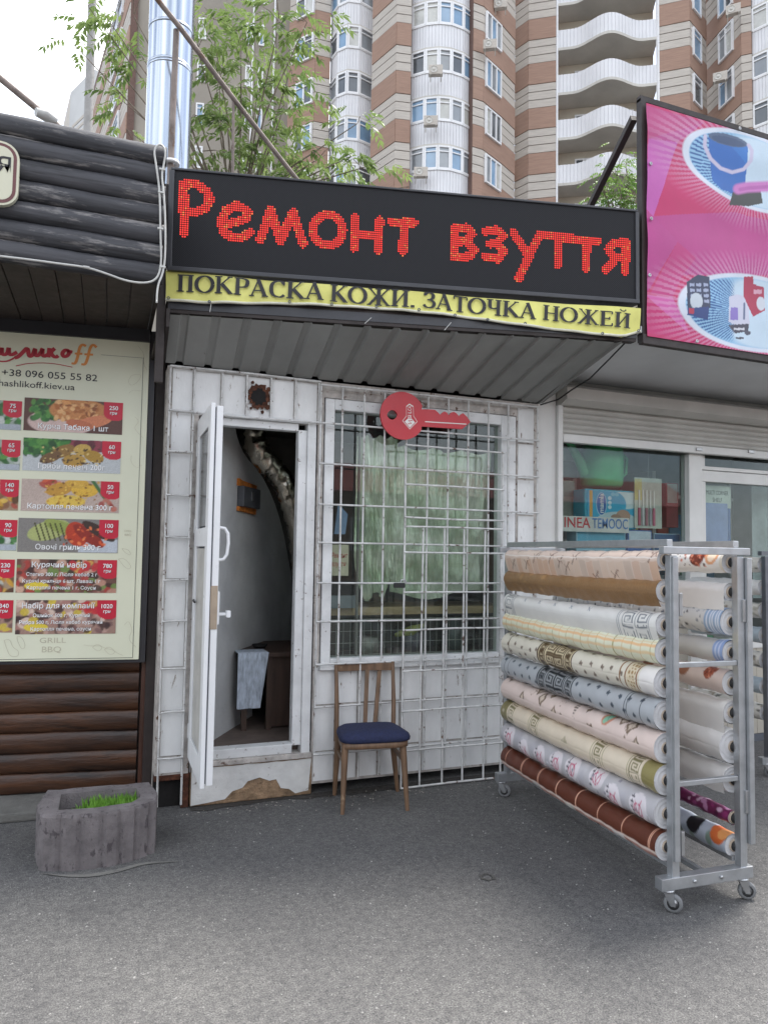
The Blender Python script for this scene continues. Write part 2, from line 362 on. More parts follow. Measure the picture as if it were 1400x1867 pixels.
# ------------------------------------------------------------------ ground
def asphalt():
    m, t, o = newmat('worn_asphalt'); b = N(t, 'BsdfPrincipled')
    big = noise(t, .55, 5, .6); r0 = ramp(t, big.outputs['Fac'], .3, .72, (.082, .082, .084), (.130, .129, .126))
    fine = noise(t, 170, 4, .75); r1 = ramp(t, fine.outputs['Fac'], .36, .66, (.40, .40, .41), (1.6, 1.58, 1.55))
    mm = N(t, 'Mix', data_type='RGBA', blend_type='MULTIPLY'); mm.inputs['Factor'].default_value = 1
    ins = [q for q in mm.inputs if q.type == 'RGBA']; L(t, r0.outputs['Color'], ins[0]); L(t, r1.outputs['Color'], ins[1])
    c = [q for q in mm.outputs if q.type == 'RGBA'][0]
    mid = noise(t, 48, 5, .7, off=6); rm = ramp(t, mid.outputs['Fac'], .36, .64, (.74, .74, .75), (1.28, 1.27, 1.25)); m3 = N(t, 'Mix', data_type='RGBA', blend_type='MULTIPLY'); m3.inputs['Factor'].default_value = 1
    ins = [q for q in m3.inputs if q.type == 'RGBA']; L(t, c, ins[0]); L(t, rm.outputs['Color'], ins[1]); c = [q for q in m3.outputs if q.type == 'RGBA'][0]
    # pale stone chips showing in the binder
    tc = N(t, 'TexCoord'); vo = N(t, 'TexVoronoi'); vo.inputs['Scale'].default_value = 95; L(t, tc.outputs['Object'], vo.inputs['Vector'])
    sep = N(t, 'SeparateColor'); L(t, vo.outputs['Color'], sep.inputs[0])
    pick = ramp(t, sep.outputs[0], .90, .97); dist = ramp(t, vo.outputs['Distance'], .18, .40, (1, 1, 1), (0, 0, 0))
    ml = N(t, 'Math', operation='MULTIPLY'); L(t, pick.outputs['Color'], ml.inputs[0]); L(t, dist.outputs['Color'], ml.inputs[1])
    cn = noise(t, 1.3, 3); rc = ramp(t, cn.outputs['Fac'], .35, .65, (.25, .25, .25), (.85, .85, .85)); m2 = N(t, 'Math', operation='MULTIPLY')
    L(t, ml.outputs[0], m2.inputs[0]); L(t, rc.outputs['Color'], m2.inputs[1])
    c = mixc(t, m2.outputs[0], c, (.30, .295, .285))
    # dark oily blotches
    n4 = noise(t, 1.9, 6, .65, off=5); r4 = ramp(t, n4.outputs['Fac'], .60, .72); m4 = N(t, 'Math', operation='MULTIPLY'); m4.inputs[1].default_value = .35
    L(t, r4.outputs['Color'], m4.inputs[0]); c = mixc(t, m4.outputs[0], c, (.045, .045, .048))
    L(t, c, b.inputs['Base Color']); b.inputs['Roughness'].default_value = .88; b.inputs['Specular IOR Level'].default_value = .3
    nb = noise(t, 120, 4, .7, off=2); bp = N(t, 'Bump'); bp.inputs['Strength'].default_value = .5; bp.inputs['Distance'].default_value = .006
    L(t, nb.outputs['Fac'], bp.inputs['Height']); L(t, bp.outputs[0], b.inputs['Normal'])
    L(t, b.outputs[0], o.inputs['Surface']); return m
M_asphalt = asphalt()
M_cement = pm('old_cement', (.15, .147, .135), .9, var=.3, scale=6, spots=.6, spotcol=(.12, .115, .11), spot_scale=9, bump=.4, bscale=60)
g = MB(); g.add([(-260, -160, 0), (320, -160, 0), (320, 420, 0), (-260, 420, 0)], [(0, 1, 2, 3)])
tag(g.build('ground', M_asphalt), 'worn grey asphalt forecourt in front of the kiosks', None, None, 'structure')
g = MB(); g.prism([(-1.6, 4.42, .001), (.06, 4.35, .001), (.30, 4.42, .001), (.30, 4.9, .001), (-1.6, 5.0, .001)], (0, 0, .05))
tag(g.build('concrete_pad', M_cement, bevel=.012), 'grey cement strip at the foot of the log kiosk', None, None, 'structure')
g = MB(); _cp = []
for k in range(15):
    q = k/14; p0 = PG(75+q*250, 1594+14*math.sin(PI*min(1, q*1.35))-q*22); _cp.append((p0.x, p0.y))
_in = [(-.05+.33*k/14, 3.75) for k in range(15)]
for k in range(14):
    w = .035*math.sin(PI*(k/14*.9+.05)); w2 = .035*math.sin(PI*((k+1)/14*.9+.05))
    g.add([(_cp[k][0], _cp[k][1], .004), (_cp[k+1][0], _cp[k+1][1], .004), (_cp[k+1][0], _cp[k+1][1]+w2, .004), (_cp[k][0], _cp[k][1]+w, .004)], [(0, 1, 2, 3)])
tag(g.build('cement_smear', M_cement), 'pale crescent of dried cement on the asphalt beside the planter', None, None, 'structure')
M_tar = pm('tar_spot', (.06, .058, .055), .7, var=.3, scale=30)
c = PG(888, 1600); g = MB(); n = 22
ro = [(.036+.004*math.sin(k*1.7), .022+.004*math.sin(k*2.3)) for k in range(n)]
g.add([(c.x+r[0]*math.cos(2*PI*k/n), c.y+r[0]*math.sin(2*PI*k/n), .004) for k, r in enumerate(ro)]+[(c.x+r[1]*math.cos(2*PI*k/n), c.y+r[1]*math.sin(2*PI*k/n), .004) for k, r in enumerate(ro)],
      [(k, (k+1) % n, n+(k+1) % n, n+k) for k in range(n)])
tag(g.build('tar_ring', M_tar), 'small dark ring stain on the open asphalt', None, None, 'structure')
# loose pale chips on the asphalt
g = MB()
for k in range(900):
    x = random.uniform(-.9, 3.2); y = random.uniform(1.6, 4.1)
    s = random.choice((.002, .002, .003, .003, .004, .0055)); a = random.uniform(0, 3)
    pts = [Vector((x+s*math.cos(a+q)*random.uniform(.6, 1.2), y+s*math.sin(a+q)*random.uniform(.6, 1.2), 0.0)) for q in (0, 1.3, 2.5, 3.8, 5.)]
    g.add(pts+[Vector((x, y, s*.7))], [(i, (i+1) % 5, 5) for i in range(5)])
tag(g.build('gravel', pm('pale_stone_chip', (.28, .275, .26), .8, var=.4, scale=60)), 'scattered pale stone chips on the asphalt', None, None, 'stuff')

# ================================================================== shoe repair kiosk
FY = 4.31
K = thing('repair_kiosk', (1.57, 4.6, 0), 'white sheet metal shoe repair kiosk with barred window and open door', 'kiosk')
w = MB()
for a in ((.30, .487, .195, 2.56), (.487, 1.217, 2.28, 2.56), (1.217, 1.255, .06, 2.56), (1.255, 2.66, .06, .775), (1.255, 2.66, 2.46, 2.56), (2.66, 2.84, .06, 2.56)):
    w.box(a[0], a[1], FY, FY+.06, a[2], a[3])
w.box(.30, .36, FY+.06, 6.3, .06, 2.56); w.box(2.78, 2.84, FY+.06, 6.3, .06, 2.56); w.box(.30, 2.84, 6.3, 6.36, .06, 2.56)
wall = w.build('wall', M_rustw, K)
w = MB(); w.box(.30, .49, FY+.05, FY+.11, .004, .194); w.build('void_shade_plate', M_black, K)  # black plate paints in the shade of the open void under the panels
w = MB(); w.box(.30, .495, FY-.004, FY+.04, .165, .194); w.box(.452, .492, FY-.002, FY+.04, .004, .164); w.build('base_angle', M_rust, K)
def panel(x0, x1, z0, z1):
    j = lambda: random.uniform(.004, .009)
    m = MB(); y = FY-.001; t = random.uniform(.004, .008)
    a, b, c, d = x0+j(), x1-j(), z0+j(), z1-j()
    # sheet with a slightly dished centre
    def P(i, k):
        u, v = i/4, k/4; e = math.sin(PI*u)*math.sin(PI*v)
        return (a+(b-a)*u, y-t-.004*e*random.uniform(.2, 1.), c+(d-c)*v)
    m.grid(P, 4, 4); m.box(a, b, y-t+.0005, y, c, d)
    return m.build('panel', M_white, wall)
colx = [.322, .449, .613, .763, .911, 1.062, 1.212]
for a, b in zip(colx[:-1], colx[1:]): panel(a, b, 2.289, 2.547)
lz = [2.289, 2.048, 1.797, 1.552, 1.307, 1.07, .80, .556, .299, .20]
for a, b in zip(lz[:-1], lz[1:]): panel(.322, .449, b, a)
bx = [1.224, 1.364, 1.511, 1.65, 1.801, 1.955, 2.104, 2.256, 2.412, 2.568, 2.804]
for a, b in zip(bx[:-1], bx[1:]):
    for z0, z1 in ((.534, .772), (.252, .534), (.07, .252)): panel(a, b, z0, z1)
rz = [2.528, 2.27, 2.016, 1.759, 1.50, 1.25, 1.0, .774]
for a, b in zip(rz[:-1], rz[1:]): panel(2.664, 2.804, b, a)
# welded bars
def vbar(x, z0, z1, y, r=.0066, par=K, mat=None):
    e = random.uniform(-.003, .003); m = MB(); m.tube([(x+e, y, z0), (x+random.uniform(-.003, .003), y, (z0+z1)/2), (x+random.uniform(-.003, .003), y, z1)], r, 6)
    return m.build('bar', mat or M_bar, par)
def hbar(x0, x1, z, y, r=.0066, par=K):
    m = MB(); m.tube([(x0, y, z+random.uniform(-.003, .003)), ((x0+x1)/2, y, z+random.uniform(-.004, .004)), (x1, y, z+random.uniform(-.003, .003))], r, 6)
    return m.build('bar', M_bar, par)
for x in (.316, .449): vbar(x, .03, 2.553, 4.283)
for x in colx[2:]: vbar(x, 2.285, 2.55, 4.283)
hbar(.312, 1.222, 2.550, 4.272); hbar(.449, 1.222, 2.287, 4.272)
for z in lz[:-1]: hbar(.312, .452, z, 4.272)
wx = [1.221, 1.364, 1.511, 1.65, 1.801, 1.955, 2.104, 2.256, 2.412, 2.568, 2.804]
for x in wx: vbar(x, .09 if x not in (1.221,) else .26, 2.53, 4.262)
for z in (2.526, 2.284, 2.030, 1.777, 1.538, 1.288, 1.051, .794, .534, .252): hbar(1.215, 2.81, z, 4.251)
# door frame
df = MB()
df.box(1.095, 1.150, 4.315, 4.385, .30, 2.24); df.box(1.150, 1.205, 4.297, 4.385, .25, 2.285); df.box(.575, 1.0945, 4.315, 4.385, 2.232, 2.28)
df.box(.60, 1.150, 4.301, 4.385, 2.2805, 2.306); df.box(.575, .62, 4.32, 4.385, .30, 2.232)
df.box(.575, 1.0945, 4.302, 4.385, .258, .315); df.build('door_frame', M_white2, K, bevel=.005)
jm = MB(); jm.box(.492, .574, 4.303, 4.38, .20, 2.28); jm.build('jamb', M_greyframe, K)
th = MB(); th.box(.52, 1.215, 4.285, 4.40, .225, .257); th.build('threshold', M_rustw, K, bevel=.006)
pb = MB(); pb.box(.50, 1.222, 4.298, 4.45, .004, .224); pb.build('plinth', M_plaster, K, bevel=.01)
# chipped paint that is left on the plinth
cp = [(.505, .012), (.60, .02), (.70, .03), (.74, .07), (.80, .085), (.83, .12), (.90, .135), (.96, .11), (1.0, .115), (1.03, .06), (1.08, .05), (1.12, .02), (1.20, .03), (1.215, .215)]
m = MB(); top = [(x, .222-.006*random.random()) for x, _ in cp]
m.add([(x, 4.2945, z) for x, z in cp]+[(x, 4.2945, z) for x, z in top], [(i, i+1, 14+i+1, 14+i) for i in range(13)]); m.build('paint_layer', M_chip, K, fixn=False)
# rust burn above the door
def ragged(cx, cz, r, y, n=26, amp=.3, name='rust_patch', mat=M_rust, th=.002):
    m = MB(); pts = []
    for k in range(n):
        a = 2*PI*k/n; q = r*(1-amp*random.random()); pts.append((cx+q*math.cos(a), y, cz+q*math.sin(a)*1.05))
    m.prism(pts[::-1], (0, th, 0)); return m.build(name, mat, K)
ragged(.838, 2.415, .088, 4.2865, amp=.38, n=34); ragged(.833, 2.418, .058, 4.2845, amp=.35, mat=M_black)
for dx, dz, r in ((-.045, .088, .012), (-.05, -.07, .010), (.02, -.088, .013), (.055, .055, .016), (.05, -.055, .02)): ragged(.838+dx, 2.415+dz, r, 4.2855, 9, .35)
# window
win = MB()
for a in ((1.262, 1.325, .78, 2.455), (2.535, 2.60, .78, 2.455), (1.3255, 2.5345, 2.385, 2.455), (1.3255, 2.5345, .78, .817)): win.box(a[0], a[1], 4.300, 4.40, a[2], a[3])
win.box(2.6005, 2.655, 4.306, 4.40, .78, 2.455)
win = win.build('window', M_white2, K, bevel=.006)
m = MB(); m.box(1.25, 2.66, 4.268, 4.32, .752, .7795); m.build('sill', M_white2, win, bevel=.004)
m = MB(); m.box(1.325, 2.535, 4.350, 4.354, .817, 2.385); m.build('pane', M_glass, win)
m = MB(); m.box(1.512, 1.524, 4.36, 4.385, .817, 2.385); m.build('mullion', M_greyframe, win)
# ---- door leaf, standing open
D = MB()
x0, x1, y0, y1, z0, z1 = .477, .499, 3.700, 4.285, .292, 2.238
for a in ((y0, y0+.095, z0, z1), (y1-.095, y1, z0, z1), (y0+.0955, y1-.0955, z1-.11, z1), (y0+.0955, y1-.0955, z0, z0+.13), (y0+.0955, y1-.0955, 1.50, 1.60)): D.box(x0, x1, a[0], a[1], a[2], a[3])
D.box(.507, .541, 3.712, 4.285, .30, 2.228); door = D.build('door', M_pvc, K, bevel=.004)
m = MB(); m.box(.4995, .5065, 3.718, 4.28, .31, 2.22); m.build('gasket', M_gasket, door)
m = MB(); m.box(.486, .4985, 3.80, 4.185, 1.61, 2.12); m.build('pane', pm('dark_door_glass', (.06, .07, .07), .1), door)
m = MB(); m.box(.486, .4985, 3.80, 4.185, .43, 1.49); m.build('door_panel', pm('dirty_shaded_plastic_panel', (.44, .43, .40), .5, var=.2, scale=6, spots=.66, spotcol=(.2, .18, .15)), door, bevel=.003)  # grey mixes grime with the outer face's shade, put into the colour
m = MB(); m.box(.503, .5385, 3.7085, 3.7125, 1.08, 1.30); m.build('lock_plate', pm('dull_brass', (.34, .27, .20), .5, var=.2), door)
m = MB(); m.tube([(.541, 3.755, 1.60), (.572, 3.755, 1.595), (.588, 3.755, 1.57), (.592, 3.755, 1.52), (.586, 3.755, 1.46), (.57, 3.755, 1.435), (.541, 3.755, 1.43)], .009, 8); m.build('handle', M_pvc, door)
m = MB(); m.box(.5412, .553, 3.735, 3.775, 1.10, 1.27); m.box(.553, .59, 3.748, 3.762, 1.145, 1.16); m.box(.59, .612, 3.738, 3.772, 1.135, 1.17); m.build('latch', M_pvc, door, bevel=.003)
for z in (2.07, 1.62, .44):
    m = MB(); m.tube([(.487, 4.296, z-.04), (.487, 4.296, z+.04)], .013, 10); m.build('hinge', M_pvc, door)
m = MB(); m.tube([(.50, 4.29, 1.20), (.47, 4.17, 1.195), (.47, 4.10, 1.19)], .006, 6); m.build('door_hook', M_cableb, door)
# ---- room behind the door
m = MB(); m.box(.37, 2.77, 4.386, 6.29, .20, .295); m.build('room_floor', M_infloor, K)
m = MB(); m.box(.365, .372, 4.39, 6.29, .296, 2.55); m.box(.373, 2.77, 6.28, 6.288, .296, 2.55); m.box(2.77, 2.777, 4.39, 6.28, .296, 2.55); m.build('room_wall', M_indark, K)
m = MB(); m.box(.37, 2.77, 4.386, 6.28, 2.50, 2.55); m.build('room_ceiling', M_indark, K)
A = Plane((.56, 4.42, .296), (.98, 5.12, .296))
cv = [(A.px(x, y)) for x, y in ((428, 770), (433, 800), (447, 832), (475, 862), (497, 905), (515, 960), (528, 1030), (541, 1110), (548, 1180))]
cv = smooth_line(cv, 1); pl = [(0, 0), (.90, 0), (.90, cv[-1][1]), *cv[::-1], (0, cv[0][1]+.1)]
m = MB(); m.prism([A.at(u, v) for u, v in pl], A.n*-.03); m.build('partition', M_inwall, K)
M_led_off = None
# ---- things in the room
def mtube(name, pts, r, mat, par, n=10):
    m = MB(); m.tube(pts, r, n); return m.build(name, mat, par)
def crumpled(pts, r, n=20, per=14, amp=.22):
    P = smooth_line([tuple(p[:2]) for p in pts], 3); Z = smooth_line([(p[2], 0) for p in pts], 3)
    q = [Vector((a[0], a[1], b[0])) for a, b in zip(P, Z)]
    rs = [r*(1+amp*(random.random()-.5)) for _ in q]
    m = MB(); m.tube(q, rs, n); 
    m.v = [tuple(c+random.uniform(-.010, .010) for c in v) for v in m.v]; return m
dp = [PY(462, 760, 4.80), PY(464, 805, 4.80), PY(478, 838, 4.80), PY(508, 862, 4.82), PY(528, 905, 4.85), PY(541, 955, 4.90), PY(550, 1010, 4.95), PY(556, 1080, 5.)]
m = crumpled(dp, .075); t = thing('flue_duct', dp[0], 'crumpled silver foil duct bending down inside the doorway', 'duct')
m.build('duct', M_foil, t)
mtube('collar', [dp[0]+Vector((0, 0, .0)), Vector((dp[0].x, dp[0].y, 2.495))], .08, M_zinc, t, 18)
# meter box on the partition
a = A.px(433, 872); b = A.px(462, 936); t = thing('meter_box', A.at(a[0], b[1], .03), 'dark fuse box with orange foam edges on the grey inner wall', 'fuse box')
u0, u1, v0, v1 = a[0], b[0], b[1], a[1]
m = MB(); m.prism([A.at(u0, v0+.03, .002), A.at(u1, v0+.03, .002), A.at(u1, v1-.05, .002), A.at(u0, v1-.05, .002)], A.n*.05); m.build('box', M_boxgrey, t, bevel=.006)
m = MB(); m.prism([A.at(u0-.01, v1-.05, .001), A.at(u0+.04, v1-.045, .001), A.at(u1, v1-.05, .001), A.at(u1+.005, v1-.02, .001), A.at(u0+.04, v1-.01, .001), A.at(u0-.01, v1-.0, .001)], A.n*.02); m.build('foam', M_orange, t)
m = MB(); m.prism([A.at(u0-.005, v0, .001), A.at(u1, v0-.01, .001), A.at(u1, v0+.03, .001), A.at(u0, v0+.03, .001)], A.n*.02); m.build('foam', M_orange, t)
m = MB(); m.box(-.02, .02, -.004, 0, -.03, .03, Matrix.Translation(A.at((u0+u1)/2, (v0+v1)/2, .0525)) @ Matrix.Rotation(R_(59), 4, 'Z')); m.build('cover', M_zinc, t)
# work table
c0 = PG(482, 1331, .296); tx, ty = c0.x, c0.y; tz = PY(482, 1190, ty).z
t = thing('work_table', (tx+.2, ty+.3, .296), 'dark wooden table just inside the doorway', 'table')
m = MB(); m.box(tx-.17, tx+.62, ty-.02, ty+.62, tz-.03, tz); m.build('table_top', M_tableboard, t, bevel=.004)
m = MB(); m.box(tx+.02, tx+.60, ty+.02, ty+.045, .31, tz-.031); m.build('front_panel', M_tableboard, t)
for dx, dy in ((-.15, .02), (-.15, .56), (.01, 0), (.56, .56)):
    m = MB(); m.box(tx+dx, tx+dx+.035, ty+dy, ty+dy+.035, .296, tz-.031); m.build('leg', M_tableboard, t)
M_cloth = pm('blue_grey_checked_cloth', (.44, .50, .58), .9, var=.35, scale=60, stretch=(1, 1, .25), bump=.2)
m = MB(); hx0, hx1 = tx-.19, tx+.012
def P(i, j):
    u, v = i/10, j/10
    if v < .3: return (hx0+(hx1-hx0)*u, ty+.16-v/.3*.185, tz+.004)
    q = (v-.3)/.7; return (hx0+(hx1-hx0-.05*q)*u, ty-.027-.006*math.sin(u*9)*q, tz+.004-q*.36)
m.grid(P, 10, 10); tag(m.build('cloth', M_cloth), 'blue grey patterned cloth hanging over the table inside the doorway', 'cloth')
t = thing('shallow_bowl', (tx+.0, ty+.22, tz+.005), 'small dark dish on the cloth covered table', 'dish')
m = MB(); m.lathe([(0, 0), (.04, 0), (.055, .022), (.05, .022), (.036, .005), (0, .005)], (tx, ty+.22, tz+.006), n=16); m.build('bowl', M_black, t)
# ---- behind the window: plastic film, bench, odds and ends
def filmmat():
    m, t, o = newmat('crinkled_plastic_film'); g1 = N(t, 'BsdfPrincipled'); tl = N(t, 'BsdfTranslucent'); tr = N(t, 'BsdfTransparent')
    n = noise(t, 2.6, 5, .6, (1, 1, 1.3)); r = ramp(t, n.outputs['Fac'], .36, .64, (.52, .62, .44), (.93, .93, .85))
    L(t, r.outputs['Color'], g1.inputs['Base Color']); g1.inputs['Roughness'].default_value = .10; g1.inputs['Specular IOR Level'].default_value = .9; g1.inputs['Metallic'].default_value = .42
    nb = noise(t, 13, 5, .6, (2.2, 1, .3)); bp = N(t, 'Bump'); bp.inputs['Strength'].default_value = 1.; bp.inputs['Distance'].default_value = .05
    L(t, nb.outputs['Fac'], bp.inputs['Height']); L(t, bp.outputs[0], g1.inputs['Normal'])
    a = N(t, 'MixShader'); a.inputs[0].default_value = .10; L(t, g1.outputs[0], a.inputs[1]); L(t, tr.outputs[0], a.inputs[2]); L(t, a.outputs[0], o.inputs['Surface']); return m
M_film = filmmat()
def film(name, x0, x1, z0, z1, label, bulge=.02, pinch=0.):
    m = MB(); nx, nz = 60, 44
    ph = [random.uniform(0, 6) for _ in range(6)]
    def P(i, j):
        u, v = i/nx, j/nz
        xx = x0+(x1-x0)*u; zz = z0+(z1-z0)*v
        f = .014*math.sin(u*17+ph[0]+1.5*v)+.009*math.sin(u*37+ph[1]-3*v)+.005*math.sin(u*61+v*7+ph[2])+.006*math.sin(v*19+u*8+ph[3])+random.uniform(-.0025, .0025)
        if pinch: xx += (x0+(x1-x0)*.5-xx)*pinch*max(0, 1-v*3.2)**2
        zz -= .05*abs(math.sin(u*PI*3.4+ph[4]))*max(0, v-.8)*2.5
        return (xx, 4.43+f+bulge*(1-v), zz-.03*math.sin(u*PI*2.2+ph[5])*max(0, 1-v*4))
    m.grid(P, nx, nz); return tag(m.build(name, M_film), label, 'plastic sheet')
film('plastic_film', 1.515, 1.80, 1.19, 2.27, 'narrow crinkled clear plastic sheet hanging behind the barred window', pinch=.5)
film('plastic_film', 1.78, 2.53, 1.20, 2.21, 'wide crinkled greenish plastic sheet filling the barred window', .03)
t = thing('work_bench', (1.95, 4.75, .296), 'brown bench board behind the lower window panes', 'bench')
m = MB(); m.box(1.34, 2.72, 4.46, 4.95, 1.07, 1.12); m.build('bench_top', pm('pale_bench_board', (.40, .29, .17), .6, var=.3, scale=4, stretch=(1, 5, 5)), t)
m = MB(); m.box(1.34, 2.72, 4.88, 4.90, .30, 1.069); m.build('back_board', M_indark, t)
for x in (1.36, 2.62):
    m = MB(); m.box(x, x+.06, 4.5, 4.56, .296, 1.069); m.build('leg', M_tableboard, t)
m = MB(); m.box(1.36, 2.70, 4.50, 4.86, .78, .80); m.build('shelf', M_tableboard, t)
M_cream = pm('cream_paper', (.62, .56, .44), .8); M_bluecard = pm('blue_card', (.20, .32, .55), .6)
p = MB(); p.box(1.335, 1.47, 4.41, 4.413, 1.33, 1.53); sheet = p.build('paper_notice', M_cream); tag(sheet, 'cream paper notice with red writing at the left edge of the window', 'notice')
FPL = Plane((1.34, 4.41, 1.33), (1.47, 4.41, 1.33))
text_mesh('Ремонт', 'lettering', FPL, .012, .115, .045, M_red, sheet, fit=.11, shear=.3); text_mesh('взуття', 'lettering', FPL, .012, .06, .045, M_red, sheet, fit=.10, shear=.3)
p = MB(); p.prism([(1.385, 4.46, 1.60), (1.46, 4.46, 1.60), (1.475, 4.46, 1.73), (1.41, 4.46, 1.80)], (0, .02, 0)); tag(p.build('blue_card', M_bluecard), 'blue card leaning behind the window beside the paper notice', 'card')
p = MB(); p.box(1.335, 1.53, 4.42, 4.45, 1.12, 1.20); tag(p.build('grey_carton', pm('grey_carton', (.22, .24, .27), .7)), 'flat grey carton on the bench behind the window corner', 'box')
for x, w_, h_, c, lab in ((1.42, .10, .16, (.16, .22, .17), 'dull green tin on the low shelf behind the window'), (1.70, .16, .10, (.30, .30, .28), 'pale grey bundle on the low shelf behind the window'), (2.02, .14, .12, (.20, .18, .22), 'mauve grey bundle on the low shelf behind the window'), (2.36, .12, .20, (.14, .17, .17), 'tall dark tin on the low shelf behind the window')):
    m = MB(); m.lathe([(0, 0), (w_/2, 0), (w_/2*1.02, h_*.5), (w_/2*.96, h_), (w_/2*.8, h_*1.03), (0, h_*1.03)], (x, 4.66, .801), n=14); tag(m.build('tin', pm('tin_%d' % int(x*100), c, .5, var=.4, scale=15)), lab, 'tin')
m = MB(); m.tube([(1.80, 4.40, .94), (1.92, 4.41, .965), (2.03, 4.43, 1.0)], [.012, .035, .010], 8); tag(m.build('shoe_brush', pm('olive_brush', (.30, .30, .10), .8, bump=.5)), 'olive green brush lying behind the lower window', 'brush')
WB = thing('wire_screen', (1.95, 4.38, .82), 'fine pale wire screen behind the lowest window panes', 'screen')
for k in range(26):
    m = MB(); x = 1.34+.047*k; m.tube([(x, 4.38, .82), (x, 4.38, 1.055)], .0014, 4); m.build('wire', M_cablew, WB)
for z in (.825, .90, .975, 1.05):
    m = MB(); m.tube([(1.335, 4.382, z), (2.53, 4.382, z)], .0014, 4); m.build('wire', M_cablew, WB)
# ---- separate grille leaning on the shop front
G = thing('leaning_grille', (2.12, 4.2, 0), 'separate welded bar grille standing against the window wall between chair and rack', 'grille')
gx = [1.775, 1.902, 2.057, 2.203, 2.355, 2.487]
gz = [2.175, 1.922, 1.711, 1.491, 1.231, .996, .736, .487, .239, .013]
for x in gx: vbar(x, .008, 2.18 if x in (gx[0], gx[-1]) else 1.66, 4.203, .0066, G)
for z in gz: hbar(gx[0]-.008, gx[-1]+.008, z, 4.193, .0066, G)
hbar(gx[0]-.004, gx[-1]+.004, 1.655, 4.193, .0066, G)
m = MB(); m.box(gx[-1]-.012, gx[-1]+.012, 4.198, 4.212, .5, 1.5); m.build('edge_strip', M_bar, G)
t = thing('padlock', PY(730, 1066, 4.185), 'small black padlock hanging on the window bars', 'padlock')
c = PY(730, 1066, 4.175); m = MB(); m.box(c.x-.045, c.x+.03, c.y-.008, c.y+.008, c.z-.02, c.z+.012, None); m.build('body', M_cableb, t, bevel=.005)
m = MB(); m.tube([c+Vector((.0, 0, .01)), c+Vector((.005, 0, .03)), c+Vector((.03, 0, .032)), c+Vector((.04, 0, .01))], .005, 6); m.build('shackle', M_zinc, t)
# ---- red key sign
KP = Plane((0, 4.235, 0), (1, 4.235, 0)); kp = lambda x, y: KP.px(x, y)
t = thing('key_sign', KP.at(*kp(738, 802)), 'red key shaped sign wired to the window bars', 'sign')
kc = kp(733, 758.5); kr = (kp(733, 715)[1]-kp(733, 802)[1])/2
out = [kp(*q) for q in ((767, 747), (780, 747), (791.6, 748), (796, 752), (801, 757), (804.5, 753), (808.3, 751), (813, 753), (816.6, 758), (820, 753), (825.6, 751.5), (830, 754), (835.3, 760), (838, 756), (842.3, 754), (849, 760), (855.8, 770), (840.4, 783), (767, 778))]
a0 = math.atan2(out[0][1]-kc[1], out[0][0]-kc[0]); a1 = math.atan2(out[-1][1]-kc[1], out[-1][0]-kc[0])
arc = [(kc[0]+kr*math.cos(a0+(a1+2*PI-a0)*k/40), kc[1]+kr*math.sin(a0+(a1+2*PI-a0)*k/40)) for k in range(1, 40)]
pts = out[::-1]; bm = bmesh.new()
outer = arc+pts                                         # counter-clockwise head then blade
hole = [kp(713.5+9.5*math.cos(2*PI*k/12), 757+9*math.sin(2*PI*k/12)*abs(math.sin(2*PI*k/12))**.4) for k in range(12)]
ve = [bm.verts.new(KP.at(u, v)) for u, v in outer]; vh = [bm.verts.new(KP.at(u, v)) for u, v in hole]
ed = [bm.edges.new((ve[i], ve[(i+1) % len(ve)])) for i in range(len(ve))]+[bm.edges.new((vh[i], vh[(i+1) % 12])) for i in range(12)]
bmesh.ops.triangle_fill(bm, edges=ed, use_beauty=True)
r = bmesh.ops.extrude_face_region(bm, geom=bm.faces[:]); bmesh.ops.translate(bm, verts=[v for v in r['geom'] if isinstance(v, bmesh.types.BMVert)], vec=KP.n*.014)
bmesh.ops.recalc_face_normals(bm, faces=bm.faces); me = bpy.data.meshes.new('blade'); bm.to_mesh(me); bm.free(); me.materials.append(M_red)
link(bpy.data.objects.new('key_blank', me), t)
m = MB(); stroke(m, KP, [kp(773, 769.5), kp(848, 774)], lambda a, q: .006, .0155); m.build('highlight_line', M_whiteprint, t, fixn=False)
EMB = [(744.6, 736.6), (751.7, 741), (752.4, 759), (759.4, 769.4), (745.3, 783.6), (731.8, 768), (738.9, 759), (738.9, 741)]
EMB = [kp(*q) for q in EMB]; ec = kp(745, 765)
def scaled(k): return [(ec[0]+(u-ec[0])*k, ec[1]+(v-ec[1])*k) for u, v in EMB]
m = MB(); poly2(m, KP, scaled(1.0), .0150); m.build('emblem_outline', M_whiteprint, t)
m = MB(); poly2(m, KP, scaled(.92), .0155); m.build('emblem_field', M_red, t)
c = kp(745.4, 770); m = MB(); poly2(m, KP, [(c[0]+x*.0036, c[1]+y*.0036) for x, y in ((-10, 0), (0, -10.5), (10, 0), (4, 6), (-4, 6))], .0160); m.build('emblem_diamond', M_whiteprint, t)
m = MB(); stroke(m, KP, [(c[0]+x*.0034, c[1]+y*.0034) for x, y in ((5, 3), (-3, 3), (3, -3), (-4, -4))], lambda a, q: .007, .0164); m.build('emblem_letter', M_red, t, fixn=False)
EP = Plane(KP.at(*kp(748.5, 764)), KP.at(*kp(748.5, 741)), up=(-1, 0, 0)); EP.n = KP.n
for i, ch in enumerate('SILCA'): text_mesh(ch, 'letter', EP, .0165*i+.001, .002, .034, M_whiteprint, t, fit=.0135 if ch != 'I' else .004, d=.0162, bold=.01)
